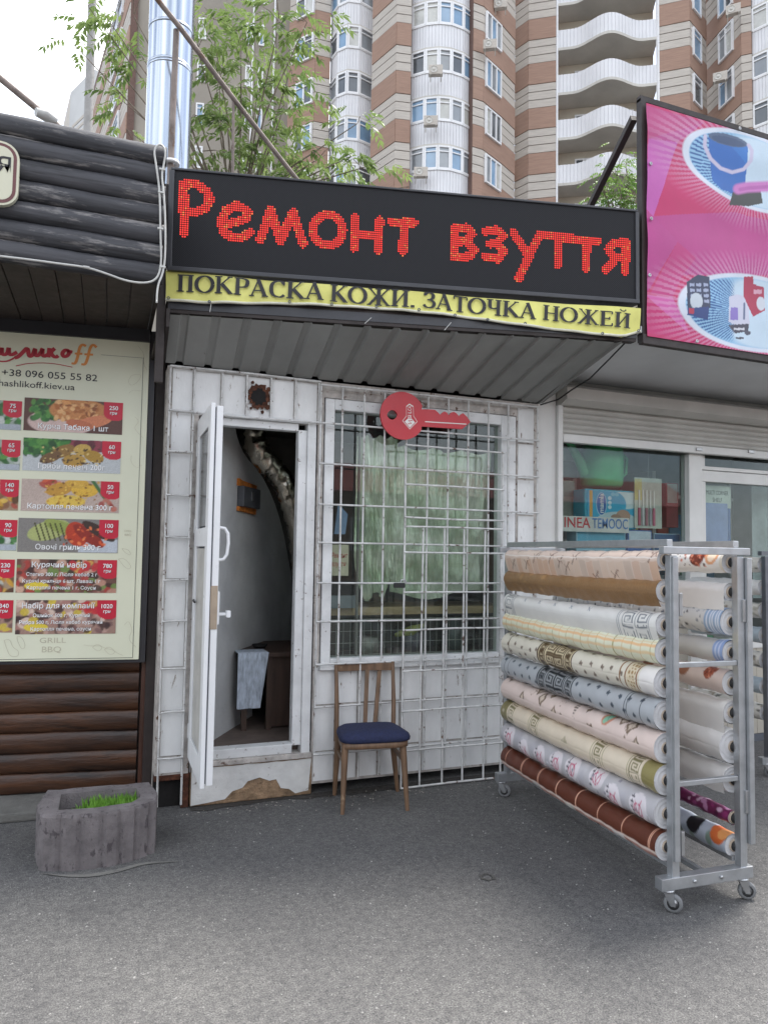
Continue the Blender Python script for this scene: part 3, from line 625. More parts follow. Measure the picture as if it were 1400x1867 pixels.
# ================================================================== LED sign, cloth banner, canopy
LED = Plane((.262, 4.035, 3.015), (2.957, 3.42, 3.015)); LH = .58
S_ = thing('led_sign', LED.at(LED.L/2, 0, -.1), 'long black LED sign with glowing red lettering over the shoe repair kiosk', 'sign')
def slab(plane, u0, u1, v0, v1, d0, d1, name, mat, par, bevel=0):
    m = MB(); m.prism([plane.at(u0, v0, d0), plane.at(u1, v0, d0), plane.at(u1, v1, d0), plane.at(u0, v1, d0)], plane.n*(d1-d0)); return m.build(name, mat, par, bevel=bevel)
slab(LED, 0, LED.L, .0, LH+.005, -.14, -.012, 'cabinet', M_blacksteel, S_, .006)
for a in ((0, LED.L, -.004, .022), (0, LED.L, LH-.006, LH+.008), (-.008, .022, .0225, LH-.006), (LED.L-.016, LED.L+.008, .0225, LH-.006)): slab(LED, *a, -.02, .03 if a[2] < 0 else .012, 'rim', M_blacksteel, S_, .004)
def ledface():
    m, t, o = newmat('unlit_led_grid'); b = N(t, 'BsdfPrincipled'); tc = N(t, 'TexCoord'); mp = N(t, 'Mapping'); mp.inputs['Rotation'].default_value = (0, 0, math.atan2(.615, 2.695))
    L(t, tc.outputs['Object'], mp.inputs['Vector']); sx = N(t, 'SeparateXYZ'); L(t, mp.outputs[0], sx.inputs[0]); outs = []
    for k in ('X', 'Z'):
        a = N(t, 'Math', operation='MULTIPLY'); a.inputs[1].default_value = 2*PI/.0125; s = N(t, 'Math', operation='SINE'); L(t, sx.outputs[k], a.inputs[0]); L(t, a.outputs[0], s.inputs[0]); outs.append(s.outputs[0])
    ml = N(t, 'Math', operation='MULTIPLY'); L(t, outs[0], ml.inputs[0]); L(t, outs[1], ml.inputs[1]); r = ramp(t, ml.outputs[0], .0, .5, (.007, .007, .009), (.024, .025, .029)); L(t, r.outputs['Color'], b.inputs['Base Color'])
    b.inputs['Roughness'].default_value = .6; b.inputs['Specular IOR Level'].default_value = .25; L(t, b.outputs[0], o.inputs['Surface']); return m
slab(LED, .0225, LED.L-.0165, .0225, LH-.0065, -.011, .003, 'display_face', ledface(), S_)
q5 = lambda p: LED.px(290+p[0]*450/1400, 290+p[1]*450/1400); q6 = lambda p: LED.px(730+p[0]*470/1400, 340+p[1]*470/1400)
LET = [
 (q5, [[(143, 150), (140, 420)], [(143, 145), (215, 147), (272, 185), (290, 235), (262, 285), (205, 303), (150, 306)]]),
 (q5, [[(352, 372), (430, 362), (500, 338), (505, 298), (440, 266), (385, 290), (354, 350), (366, 415), (420, 450), (480, 443), (515, 420)]]),
 (q5, [[(575, 458), (635, 292)], [(635, 292), (690, 465)], [(690, 465), (760, 306)], [(760, 306), (818, 482)]]),
 (q5, [circ(957, 405, 84, 86, 20)]),
 (q5, [[(1110, 335), (1106, 505)], [(1250, 350), (1245, 520)], [(1110, 430), (1245, 432)]]),
 (q5, [[(1318, 358), (1445, 365)], [(1388, 365), (1380, 528)]]),
 (q6, [[(295, 228), (291, 388)], [(295, 225), (360, 226), (388, 260), (350, 300), (295, 304)], [(350, 302), (402, 345), (370, 382), (291, 388)]]),
 (q6, [[(462, 246), (520, 238), (556, 270), (520, 310), (485, 314)], [(520, 312), (558, 352), (528, 396), (458, 384)]]),
 (q6, [[(610, 252), (688, 372)], [(752, 265), (700, 372), (640, 500)]]),
 (q6, [[(760, 266), (930, 285)], [(852, 285), (850, 430)]]),
 (q6, [[(930, 288), (1070, 298)], [(1010, 300), (1005, 446)]]),
 (q6, [[(1222, 302), (1218, 464)], [(1222, 303), (1160, 310), (1125, 342), (1150, 385), (1216, 390)], [(1172, 386), (1110, 456)]]),
]
M_ledr = emit('lit_red_led', (1., .065, .055), .30); M_ledo = emit('lit_orange_led', (1., .22, .08), .30)
PITCH_ = .0125
for f, strokes in LET:
    P = [[f(p) for p in s] for s in strokes]; allp = [p for s in P for p in s]
    w2 = .0262
    ua, ub = min(p[0] for p in allp)-w2, max(p[0] for p in allp)+w2; va, vb = min(p[1] for p in allp)-w2, max(p[1] for p in allp)+w2
    m = MB(); mo = MB()
    for iu in range(int(ua/PITCH_), int(ub/PITCH_)+1):
        for iv in range(int(va/PITCH_), int(vb/PITCH_)+1):
            u, v = iu*PITCH_, iv*PITCH_; hit = False
            for s in P:
                for (x0, y0), (x1, y1) in zip(s[:-1], s[1:]):
                    dx, dy = x1-x0, y1-y0; t = max(0, min(1, ((u-x0)*dx+(v-y0)*dy)/(dx*dx+dy*dy+1e-12)))
                    if (u-x0-t*dx)**2+(v-y0-t*dy)**2 < w2*w2: hit = True; break
                if hit: break
            if hit:
                k = .0041; tgt = mo if random.random() < .09 else m
                tgt.add([LED.at(u-k, v-k, .006), LED.at(u+k, v-k, .006), LED.at(u+k, v+k, .006), LED.at(u-k, v+k, .006)], [(0, 1, 2, 3)])
    lo = m.build('lit_letter', M_ledr, S_, fixn=False); lo['kind'] = 'stuff'
    if mo.v: mo.build('lit_dots', M_ledo, lo, fixn=False)['kind'] = 'stuff'
# ---- yellow cloth banner
BAN = Plane((.262, 4.03, 0), (2.957, 3.415, 0))
bt = lambda x, y: BAN.px(x, y)
top = [(303, 496), (520, 517), (740, 534), (960, 552), (1165, 566)]; bot = [(303, 549), (380, 555), (520, 556), (680, 564), (830, 578), (960, 597), (1075, 610), (1130, 617), (1166, 606)]
def interp(tab, x):
    for (x0, y0), (x1, y1) in zip(tab[:-1], tab[1:]):
        if x <= x1: return y0+(y1-y0)*(x-x0)/(x1-x0)
    return tab[-1][1]
M_yellow = pm('faded_yellow_vinyl', (.70, .68, .19), .55, var=.14, scale=5, spots=.70, spotcol=(.40, .33, .10), spot_scale=5, bump=.15, bscale=9)
B_ = thing('cloth_banner', BAN.at(1.4, 2.82), 'long yellow vinyl banner strip below the LED sign', 'banner')
m = MB(); nu, nv = 120, 10
def P(i, j):
    x = 303+862*i/nu; yt = interp(top, x)-2; yb = interp(bot, x); y = yt+(yb-yt)*j/nv
    u, v = bt(x, y); return BAN.at(u, v, .012+.006*math.sin(x*.035)+.006*math.sin(x*.012+j*.3)+.006*(j/nv)*math.sin(x*.08))
m.grid(P, nu, nv); m.build('sheet', M_yellow, B_)
m = MB(); pts = []
for i in range(61):
    x = 303+862*i/60; u, v = bt(x, interp(bot, x)-1.5); pts.append(BAN.at(u, v, .016+.006*math.sin(x*.035)+.006*math.sin(x*.08)))
m.tube(pts, .008, 6); m.build('hem', pm('pale_hem', (.62, .61, .50), .6), B_)
for x, y in ((309, 545), (383, 552), (528, 552), (604, 556), (685, 561), (762, 566), (827, 576), (886, 584), (954, 591), (1094, 609), (1159, 604)):
    u, v = bt(x, y+1.5); c = BAN.at(u, v, .028); m = MB(); m.lathe([(.004, 0), (.009, 0), (.009, .003), (.004, .003), (.004, 0)], c, BAN.n, 10); m.build('eyelet', M_gasket, B_)
M_ink = pm('dark_ink', (.018, .018, .022), .6, var=.1)
def serif_text(s, x0, x1, ybase0, ybase1, cap0, cap1):
    """serif capitals along the banner, in photo pixels"""
    thick, thin = .185, .075
    G_ = {}
    V = 'v'
    def nib(a, q): return thin+(thick-thin)*abs(math.sin(a))**1.3
    TH = lambda a, q: thick
    TN = lambda a, q: thin
    sf = lambda x, y, w=.17: ([(x-w, y), (x+w, y)], TN)
    arc = lambda *k: smooth_line(circ(*k), 1)
    G_['П'] = (.86, [([(.2, 0), (.2, 1)], TH), ([(.66, 0), (.66, 1)], TH), ([(.05, .97), (.81, .97)], TN), sf(.2, .03), sf(.66, .03)])
    G_['О'] = (.92, [(circ(.46, .5, .385, .475, 28), nib)])
    G_['К'] = (.88, [([(.2, 0), (.2, 1)], TH), ([(.26, .46), (.70, .97)], lambda a, q: .075), ([(.34, .56), (.76, .03)], TH), sf(.2, .03), sf(.2, .97), sf(.72, .97, .12), sf(.78, .03, .10)])
    G_['Р'] = (.74, [([(.2, 0), (.2, 1)], TH), (smooth_line([(.22, .97), (.45, .97), (.64, .90), (.66, .72), (.60, .52), (.42, .46), (.24, .46)], 2), nib), sf(.2, .03), ([(.05, .97), (.3, .97)], TN)])
    G_['А'] = (.90, [([(.12, .03), (.42, .98)], TN), ([(.40, 1.0), (.74, .03)], TH), ([(.22, .34), (.60, .34)], TN), sf(.12, .03, .12), sf(.74, .03, .15)])
    G_['С'] = (.80, [(smooth_line([(.70, .80), (.62, .93), (.46, .97), (.24, .90), (.13, .70), (.12, .5), (.13, .3), (.24, .1), (.46, .03), (.62, .06), (.73, .18)], 1), nib), ([(.71, .72), (.71, .96)], TN)])
    G_['Ж'] = (1.12, [([(.56, 0), (.56, 1)], TH), ([(.50, .5), (.14, .97)], lambda a, q: .075), ([(.62, .5), (.98, .97)], lambda a, q: .075), ([(.48, .55), (.12, .03)], lambda a, q: .13), ([(.64, .55), (1.0, .03)], lambda a, q: .13), sf(.56, .03), sf(.56, .97), sf(.10, .03, .1), sf(1.02, .03, .1), sf(.14, .97, .09), sf(.98, .97, .09)])
    G_['И'] = (.92, [([(.2, 0), (.2, 1)], TH), ([(.72, 0), (.72, 1)], TH), ([(.22, .10), (.70, .90)], lambda a, q: .07), sf(.2, .03), sf(.72, .03), sf(.2, .97), sf(.72, .97)])
    G_['Й'] = (.92, G_['И'][1]+[(smooth_line([(.30, 1.22), (.38, 1.10), (.54, 1.10), (.62, 1.22)], 2), lambda a, q: .07)])
    G_['З'] = (.70, [(smooth_line([(.12, .80), (.22, .94), (.40, .98), (.56, .88), (.56, .66), (.44, .54), (.26, .52)], 2), nib), (smooth_line([(.26, .53), (.50, .50), (.64, .34), (.58, .10), (.36, .02), (.18, .06), (.08, .20)], 2), nib), ([(.11, .76), (.11, .96)], TN)])
    G_['Т'] = (.80, [([(.40, 0), (.40, 1)], TH), ([(.05, .97), (.75, .97)], TN), ([(.06, .78), (.06, .98)], TN), ([(.74, .78), (.74, .98)], TN), sf(.40, .03)])
    G_['Ч'] = (.84, [([(.64, 0), (.64, 1)], TH), (smooth_line([(.2, 1), (.2, .62), (.24, .46), (.40, .40), (.60, .48)], 2), nib), sf(.64, .03), sf(.64, .97), sf(.2, .97)])
    G_['Н'] = (.94, [([(.2, 0), (.2, 1)], TH), ([(.74, 0), (.74, 1)], TH), ([(.2, .5), (.74, .5)], TN), sf(.2, .03), sf(.74, .03), sf(.2, .97), sf(.74, .97)])
    G_['Е'] = (.76, [([(.2, 0), (.2, 1)], TH), ([(.05, .97), (.66, .97)], TN), ([(.05, .03), (.68, .03)], TN), ([(.2, .51), (.54, .51)], TN), ([(.65, .80), (.65, .98)], TN), ([(.67, .02), (.67, .22)], TN), ([(.53, .42), (.53, .62)], TN)])
    G_['.'] = (.34, [([(.05, .07), (.24, .07)], lambda a, q: .15)])
    G_[' '] = (.34, [])
    tot = sum(G_[c][0] for c in s); xx = 0
    for c in s:
        m = MB()
        for pts, wf in G_[c][1]:
            # densify straight strokes, map em units -> photo pixels -> banner plane
            if len(pts) == 2: pts = [(pts[0][0]+(pts[1][0]-pts[0][0])*k/4, pts[0][1]+(pts[1][1]-pts[0][1])*k/4) for k in range(5)]
            n = len(pts); Lp = []; Rp = []
            for i in range(n):
                a = pts[max(i-1, 0)]; b = pts[min(i+1, n-1)]
                if pts[0] == pts[-1] and i in (0, n-1): a, b = pts[n-2], pts[1]
                dx, dy = b[0]-a[0], b[1]-a[1]; l = math.hypot(dx, dy) or 1; w_ = wf(math.atan2(dy, dx), 0)/2
                Lp.append((pts[i][0]-dy/l*w_, pts[i][1]+dx/l*w_)); Rp.append((pts[i][0]+dy/l*w_, pts[i][1]-dx/l*w_))
            _zo[0] = (_zo[0]+1) % 9; vs = []
            for (ex, ey) in Lp+Rp:
                q = (xx+ex)/tot; x = x0+(x1-x0)*q; yb = ybase0+(ybase1-ybase0)*q; ch = cap0+(cap1-cap0)*q
                u, v = bt(x+.04*ch*ey, yb-ch*ey)
                vs.append(BAN.at(u, v, .0145+.006*math.sin(x*.035)+.006*math.sin(x*.012+.3*5)+.003*math.sin(x*.08)+.008+_zo[0]*.00015))
            m.add(vs, [(i, n+i, n+i+1, i+1) for i in range(n-1)])
        if m.v: m.build('letter', M_ink, B_, fixn=False)
        xx += G_[c][0]
serif_text('ПОКРАСКА', 322, 590, 533, 551, 31, 31); serif_text('КОЖИ.', 600, 758, 552.5, 563.5, 31, 31)
serif_text('ЗАТОЧКА', 768, 974, 562.5, 585.5, 29, 28); serif_text('НОЖЕЙ', 985, 1145, 585, 602, 27, 27)
# ---- canopy
M_roof = pm('roofing_felt', (.05, .05, .052), .9, var=.3, scale=6)
def front(x): return 4.098-.2283*x
cn = thing('canopy', (1.57, 4.0, 2.56), 'grey corrugated metal canopy sloping back to the white kiosk wall', 'canopy')
prof = []; xx = .285
while xx < 2.93:
    prof += [(xx, 0), (xx+.052, 0), (xx+.062, .016), (xx+.092, .016), (xx+.102, 0)]; xx += .1655
m = MB(); nq = 10
def P(i, j):
    x, dz = prof[i]; q = j/nq; yf = front(x)+.012; yy = yf+(4.305-yf)*q
    return (x, yy, 2.775+(2.572-2.775)*q - .0*math.sin(PI*q)+dz+.004*math.sin(x*3+q*2))
m.grid(P, len(prof)-1, nq, smooth=False); m.build('corrugated_sheet', M_soffit, cn, fixn=False)
m = MB(); m.prism([(.27, front(.27)-.0, 2.785), (2.95, front(2.95), 2.785), (2.95, front(2.95)+.05, 2.785), (.27, front(.27)+.05, 2.785)], (0, 0, .20)); m.build('beam', M_dark, cn)
m = MB(); m.prism([(.27, front(.27)-.004, 2.805), (2.95, front(2.95)-.004, 2.805), (2.95, front(2.95)+.0, 2.805), (.27, front(.27)+.0, 2.805)], (0, 0, .05)); m.build('beam_strip', M_blacksteel, cn)
m = MB(); m.prism([(.27, front(.27)+.16, 2.80), (2.84, front(2.84)+.16, 2.80), (2.84, 6.36, 2.62), (.27, 6.36, 2.62)], (0, 0, .10)); m.build('roof_deck', M_roof, cn)
m = MB(); m.prism([(.262, front(.27)-.02, 2.80), (.262, front(.27)-.02, 2.70), (.262, 4.18, 2.60), (.262, 4.40, 2.55), (.262, 4.45, 2.80)], (.018, 0, 0)); m.build('side_flap', M_dark, cn)
m = MB(); m.prism([(2.845, 4.00, 2.66), (2.845, 4.30, 2.57), (2.845, 4.40, 2.57), (2.845, 4.40, 2.80), (2.845, 4.0, 2.80)], (.018, 0, 0)); m.build('side_flap', M_soffit, cn)
for x, y, dx, dy in ((665, 590, 12, -11), (810, 602, 12, -14), (965, 598, 18, 14), (385, 555, -2, 14)):
    a = PY(x, y, front(1.5) if x < 700 else 3.6); b = PY(x+dx, y+dy, front(1.5) if x < 700 else 3.6); m = MB(); m.tube([a, b], .002, 5); m.build('wire_tie', M_cablew, cn)
# dangling black cable at the right end
pts = [PY(1160, 560, 3.42), PY(1142, 622, 3.46), PY(1110, 655, 3.7), PY(1075, 690, 4.0), PY(1040, 712, 4.2), PY(1018, 728, 4.26), PY(985, 738, 4.25)]
m = MB(); m.tube([Vector(p) for p in pts], .0055, 6); tag(m.build('sign_cable', M_cableb), 'thin black cable drooping from the right end of the LED sign', 'cable')
# ================================================================== chair
M_chair = pm('worn_brown_chair_wood', (.16, .095, .055), .5, var=.35, scale=9, stretch=(4, 4, .6), spots=.64, spotcol=(.27, .19, .12), spot_scale=9)
M_seat = pm('navy_upholstery', (.014, .020, .062), .85, var=.25, scale=60, bump=.3, bscale=260)
CH = thing('wooden_chair', (1.53, 4.06, 0), 'old brown wooden chair with a navy padded seat standing at the wall', 'chair')
fl, fr_ = Vector((1.300, 3.925, 0)), Vector((1.672, 3.862, 0)); bl, br = Vector((1.352, 4.245, 0)), Vector((1.745, 4.190, 0))
zs = .385
sl, sr = Vector((1.318, 3.955, zs)), Vector((1.652, 3.900, zs)); kl, kr_ = Vector((1.358, 4.205, zs)), Vector((1.688, 4.160, zs))
def leg(a, b, r0, r1):
    m = MB(); m.tube([a, a.lerp(b, .5), b], [r0, (r0+r1)/2*1.05, r1], 10); m.build('leg', M_chair, CH)
leg(fl, sl+Vector((.0, 0, 0)), .0115, .021); leg(fr_, sr, .0115, .021)
leg(bl, kl, .012, .021); leg(br, kr_, .012, .021)
tl, tr = PY(613, 1208, 4.262), PY(716, 1206, 4.235)
for a, b in ((kl+Vector((-.012, .005, -.05)), tl), (kr_+Vector((.012, .005, -.05)), tr)):
    m = MB(); mid = a.lerp(b, .45)+Vector((0, -.012, 0)); m.tube([a, mid, b], [.016, .015, .011], 8); m.build('back_post', M_chair, CH)
m = MB(); n_ = 10; off = Vector((0, -.004, 0))
def P(i, j):
    q = i/n_; p = tl.lerp(tr, q)+Vector((0, .018*math.sin(PI*q), 0)); return p+Vector((0, -.009 if j in (0, 3) else .009, (-.008 if j < 2 else -.055-.0*q)))
vs = [P(i, j) for i in range(n_+1) for j in (0, 1, 2, 3)]
m.add(vs, [(i*4+k, i*4+(k+1) % 4, (i+1)*4+(k+1) % 4, (i+1)*4+k) for i in range(n_) for k in range(4)]+[(0, 1, 2, 3), (n_*4+3, n_*4+2, n_*4+1, n_*4)]); m.build('top_rail', M_chair, CH, bevel=.003)
for q in (.50, .72):
    a = kl.lerp(kr_, .08+q*.84)+Vector((0, .01, .03)); b = tl.lerp(tr, q+.06)+Vector((0, .016, -.05)); m = MB(); m.bar(a, b, .026, .012, (0, 1, 0)); m.build('slat', M_chair, CH, bevel=.003)
def seatpoly(k, dz):
    c = (sl+sr+kl+kr_)/4; pts = []
    C4 = [sl+Vector((-.035, -.045, 0)), sr+Vector((.045, -.045, 0)), kr_+Vector((.015, .0, 0)), kl+Vector((-.015, .0, 0))]
    n = 40
    for i in range(n):
        a = 2*PI*i/n; ca, sa = math.cos(a), math.sin(a); e = .38
        x = (abs(ca)**e)*(1 if ca > 0 else -1); y = (abs(sa)**e)*(1 if sa > 0 else -1)
        u, v = (x*k+1)/2, (y*k+1)/2
        p = (C4[0].lerp(C4[1], u)).lerp(C4[3].lerp(C4[2], u), v); p = Vector((p.x, p.y, zs+dz)); pts.append(p)
    return pts
def loft(rings, name, mat, par):
    n = len(rings[0]); m = MB(); vs = [p for r in rings for p in r]
    m.add(vs, [(i*n+k, i*n+(k+1) % n, (i+1)*n+(k+1) % n, (i+1)*n+k) for i in range(len(rings)-1) for k in range(n)], True)
    m.add(rings[-1], [tuple(range(n))], True); m.add(rings[0][::-1], [tuple(range(n))]); return m.build(name, mat, par)
loft([seatpoly(.96, -.028), seatpoly(.98, -.026), seatpoly(.98, .002), seatpoly(.96, .004)], 'seat_frame', M_chair, CH)
loft([seatpoly(.97, .005), seatpoly(1.03, .012), seatpoly(1.04, .028), seatpoly(1.0, .045), seatpoly(.86, .060), seatpoly(.6, .068), seatpoly(.25, .070)], 'seat', M_seat, CH)
for a, b in ((fl.lerp(sl, .72), bl.lerp(kl, .72)), (fr_.lerp(sr, .72), br.lerp(kr_, .72))):
    m = MB(); m.bar(a, b, .014, .024); m.build('stretcher', M_chair, CH)
# ================================================================== log kiosk on the left
def logmat(name, c1, c2, flake, flakecol, gloss, sc=3.):
    m, t, o = newmat(name); b = N(t, 'BsdfPrincipled')
    n = noise(t, sc, 6, .62, (.35, 5, 5)); r = ramp(t, n.outputs['Fac'], .34, .68, c1, c2); c = r.outputs['Color']
    n2 = noise(t, 5.5, 7, .7, (.45, 2.6, 2.6), off=4.); r2 = ramp(t, n2.outputs['Fac'], flake, flake+.09); c = mixc(t, r2.outputs['Color'], c, flakecol)
    n3 = noise(t, 30, 5, .6, (.06, 1, 1), off=9.); r3 = ramp(t, n3.outputs['Fac'], .30, .44, (.35, .35, .35), (1, 1, 1))
    mm = N(t, 'Mix', data_type='RGBA', blend_type='MULTIPLY'); mm.inputs['Factor'].default_value = 1; ins = [q for q in mm.inputs if q.type == 'RGBA']; L(t, c, ins[0]); L(t, r3.outputs['Color'], ins[1])
    L(t, [q for q in mm.outputs if q.type == 'RGBA'][0], b.inputs['Base Color'])
    b.inputs['Roughness'].default_value = gloss; bp = N(t, 'Bump'); bp.inputs['Strength'].default_value = .5; bp.inputs['Distance'].default_value = .01
    L(t, n3.outputs['Fac'], bp.inputs['Height']); L(t, bp.outputs[0], b.inputs['Normal']); L(t, b.outputs[0], o.inputs['Surface']); return m
M_logtop = logmat('weathered_charcoal_log', (.022, .023, .028), (.060, .060, .068), .545, (.20, .19, .185), .62)
M_loglow = logmat('stained_brown_log', (.016, .009, .007), (.080, .031, .012), .64, (.13, .062, .026), .42, 2.2)
M_post = pm('brown_stained_post', (.065, .026, .016), .45, var=.4, scale=6, stretch=(5, 5, .4), bump=.2)
LK = thing('log_kiosk', (-.5, 4.9, 0), 'dark log clad grill kiosk with weathered overhanging log fascia', 'kiosk')
def log(p, q, r, mat, bul, name='log', back=None, rough=.012, nl=26):
    """half-round log between p and q, bulging along -Y rotated by ang"""
    m = MB(); nr = 12; p = Vector(p); q = Vector(q); d = (q-p).normalized(); nrm = Vector((d.y, -d.x, 0)).normalized()
    ph = [random.uniform(0, 6) for _ in range(3)]
    def P(i, j):
        u = i/nl; a = -PI/2+PI*j/nr; rr = r*(1+.035*math.sin(u*7+ph[0])+.02*math.sin(u*19+ph[1]+a)+random.uniform(-rough, rough))
        return p.lerp(q, u)+nrm*(math.cos(a)**(1. if bul > .6 else .7)*rr*bul)+Vector((0, 0, math.sin(a)*rr))
    m.grid(P, nl, nr)
    e = [P(nl, j) for j in range(nr+1)]; m.add(e, [tuple(range(nr+1))])
    return m.build(name, mat, LK)
FL = [3.492-.1*k for k in range(8)]
for k in range(7):
    z = 3.492-.05-.1*k; log((-1.5, 3.645, z), (.212-.004*(k % 2), 3.645, z), .0525, M_logtop, .8, rough=.03, nl=70)
m = MB(); m.box(-1.5, .20, 3.646, 3.70, 2.80, 3.48); m.build('fascia_board', M_dark, LK)
# soffit boards
for k in range(14):
    x = .185-.115*k; m = MB(); m.box(x-.112, x, 3.66, 4.72, 2.795+.004*(k % 2), 2.82); m.build('soffit_board', M_dark, LK, bevel=.004)
WP = Plane((-.52, 4.705, 0), (.25, 4.585, 0)); wu = lambda x: (x+.52)*.7793/.77
zb = .055; k = 0
while zb < 2.72:
    a = WP.at(-.98, zb+.057, 0); b = WP.at(.745, zb+.057, 0); log(a, b, .0585, M_loglow, .48, rough=.012, nl=50); zb += .1155; k += 1
m = MB(); m.prism([WP.at(-1, .05, -.005), WP.at(.75, .05, -.005), WP.at(.75, 2.79, -.005), WP.at(-1, 2.79, -.005)], WP.n*-.08); m.build('wall', M_dark, LK)
m = MB(); m.bar(WP.at(.785, 0, .03)+Vector((0, 0, .0)), WP.at(.785, 2.79, .03), .055, .06, (0, 1, 0)); m.build('post', M_post, LK, bevel=.004)
m = MB(); m.bar(WP.at(.835, 0, -.03), WP.at(.835, 2.79, -.03), .03, .05, (0, 1, 0)); m.build('post', M_dark, LK)
m = MB(); m.bar(WP.at(-1, 2.74, .06), WP.at(.75, 2.74, .06), .06, .06); m.build('beam', M_post, LK)
m = MB(); m.prism([(-1.5, 3.66, 3.40), (.2, 3.66, 3.40), (.2, 6.4, 3.2), (-1.5, 6.4, 3.2)], (0, 0, .05)); m.build('roof', M_roof, LK)
m = MB(); m.box(.19, .21, 3.70, 6.4, 2.80, 3.2); m.build('side_board', M_dark, LK)
m = MB(); m.box(.215, .245, 4.60, 6.4, .0, 2.8); m.build('side_wall', M_dark, LK)
m = MB(); m.box(.246, .299, 4.50, 4.53, .0, 2.62); m.build('gap_board', M_dark, LK)
m = MB(); m.box(.214, .258, 4.06, 4.10, 2.40, 3.52); m.build('gap_board', M_dark, LK)
m = MB(); m.box(.214, .258, 4.10, 4.53, 2.62, 2.66); m.build('gap_board', M_dark, LK)
# ---- cream name board
NB = Plane((-1.4, 3.580, 0), (.2, 3.580, 0)); n1 = NB.px(38, 265); n2 = NB.px(38, 381)
nb_ = thing('name_board', NB.at(n1[0]-.35, n2[1]), 'cream name board with rounded corners on the log fascia', 'sign')
def rrect(u0, u1, v0, v1, r, n=6):
    o = []
    for cx, cy, a in ((u1-r, v1-r, 0), (u0+r, v1-r, PI/2), (u0+r, v0+r, PI), (u1-r, v0+r, 1.5*PI)): o += [(cx+r*math.cos(a+PI/2*k/n), cy+r*math.sin(a+PI/2*k/n)) for k in range(n+1)]
    return o
M_creamb = pm('cream_sign_face', (.56, .55, .42), .4, var=.08, scale=3); M_maroon = pm('maroon_trim', (.14, .045, .045), .45)
for k, (ins, d0, d1, mt, nm) in enumerate(((0, -.02, .006, M_creamb, 'board'), (.010, .0, .0075, M_maroon, 'trim_line'), (.024, .0, .009, M_creamb, 'face'))):
    m = MB(); m.prism([NB.at(u, v, d0) for u, v in rrect(n1[0]-.95+ins, n1[0]-ins, n2[1]+ins, n1[1]-ins, .075-ins)], NB.n*(d1-d0)); m.build(nm, mt, nb_)
a = NB.px(19, 317); b = NB.px(1, 284); text_mesh('Я', 'letter', NB, a[0]-.052, a[1], .098, M_ink, nb_, fit=.055, d=.011, bold=.012)
# ---- white cable clipped along the fascia
cpx = [(-60, 460), (0, 467), (60, 474), (110, 481), (158, 487), (195, 499), (232, 513), (268, 517), (288, 508), (295, 480), (293, 430), (292, 350), (285, 300), (281, 276), (287, 264), (297, 264), (303, 278), (299, 300), (295, 320), (299, 350), (302, 400), (302, 470), (297, 500), (290, 515), (287, 530), (286, 552)]
pts = [PY(x, y, 3.578) for x, y in cpx]; q2 = smooth_line([(p.x, p.z) for p in pts], 2)
m = MB(); m.tube([Vector((a, 3.578, b)) for a, b in q2], .0052, 6); cb = m.build('fascia_cable', M_cablew); tag(cb, 'pale looped cable clipped along the log fascia', 'cable')
for x, y in ((158, 487), (294, 351), (293, 417), (297, 487), (296, 309)):
    p = PY(x, y, 3.578); m = MB(); m.box(p.x-.014, p.x+.014, p.y-.007, p.y+.007, p.z-.004, p.z+.004); m.build('cable_tie', M_cablew, cb)
# ---- menu board
MP = Plane(WP.at(-.12, 0, .135), WP.at(.72, 0, .135)); mp_ = lambda x, y: MP.px(x, y)
mtr = mp_(272, 626); mbr = mp_(252, 1202); mtl = mp_(0, 603.5)
uR, vT, vB = (mtr[0]+mbr[0])/2+.004, (mtr[1]+mtl[1])/2, mbr[1]; uL = uR-1.22
MN = thing('menu_board', MP.at(uR-.5, vB), 'tall cream menu board with food photos on the log kiosk', 'menu board')
M_menu = pm('cream_menu_print', (.66, .67, .52), .34, var=.05, scale=2); M_mframe = pm('black_lightbox_frame', (.022, .022, .026), .4)
slab(MP, uL, uR, vB, vT, -.07, 0, 'panel_face', M_menu, MN)
slab(MP, uR+.0005, uR+.035, vB-.02, vT+.075, -.09, -.012, 'frame', M_mframe, MN); slab(MP, uL, uR, vT+.0005, vT+.075, -.09, .02, 'frame', M_mframe, MN); slab(MP, uL, uR, vB-.02, vB-.0005, -.09, -.012, 'frame', M_mframe, MN)
slab(MP, uL, uR-.07, vT+.085, vT+.118, -.03, .05, 'lamp_strip', M_greyframe, MN, .006)
M_txt = pm('menu_black_print', (.030, .032, .035), .5); M_mred = pm('menu_red_print', (.42, .03, .045), .45); M_mor = pm('menu_orange_print', (.70, .27, .07), .45); M_faint = pm('menu_faint_print', (.47, .44, .33), .5)
M_mwhite = pm('menu_white_print', (.80, .80, .80), .45)
def mtext(s, x0, y0, x1, y1, capx, mat, name='lettering', d=.0016, **kw):
    a, b = mp_(x0, y0), mp_(x1, y1); top = mp_(x0, y0-capx); v = (a[1]+b[1])/2
    return text_mesh(s, name, MP, a[0], v, (top[1]-a[1])/.73, mat, MN, fit=b[0]-a[0], d=d, **kw)
mtext('+38 096 055 55 82', 4, 686, 178, 694, 13, M_txt, bold=.004)
mtext('shashlikoff.kiev.ua', -10, 705, 137, 709.5, 12, M_txt, bold=.004)
c1 = lambda p: mp_(p[0]*300/1400, 580+p[1]*300/1400)
def mstroke(lines, w_, mat, name, d=.0016, smooth=2, cf=c1):
    for s in lines:
        m = MB(); stroke(m, MP, smooth_line([cf(p) for p in s], smooth), lambda a, q: w_*(.72+.28*abs(math.sin(a))), d); m.build(name, mat, MN, fixn=False)
lw = .0235
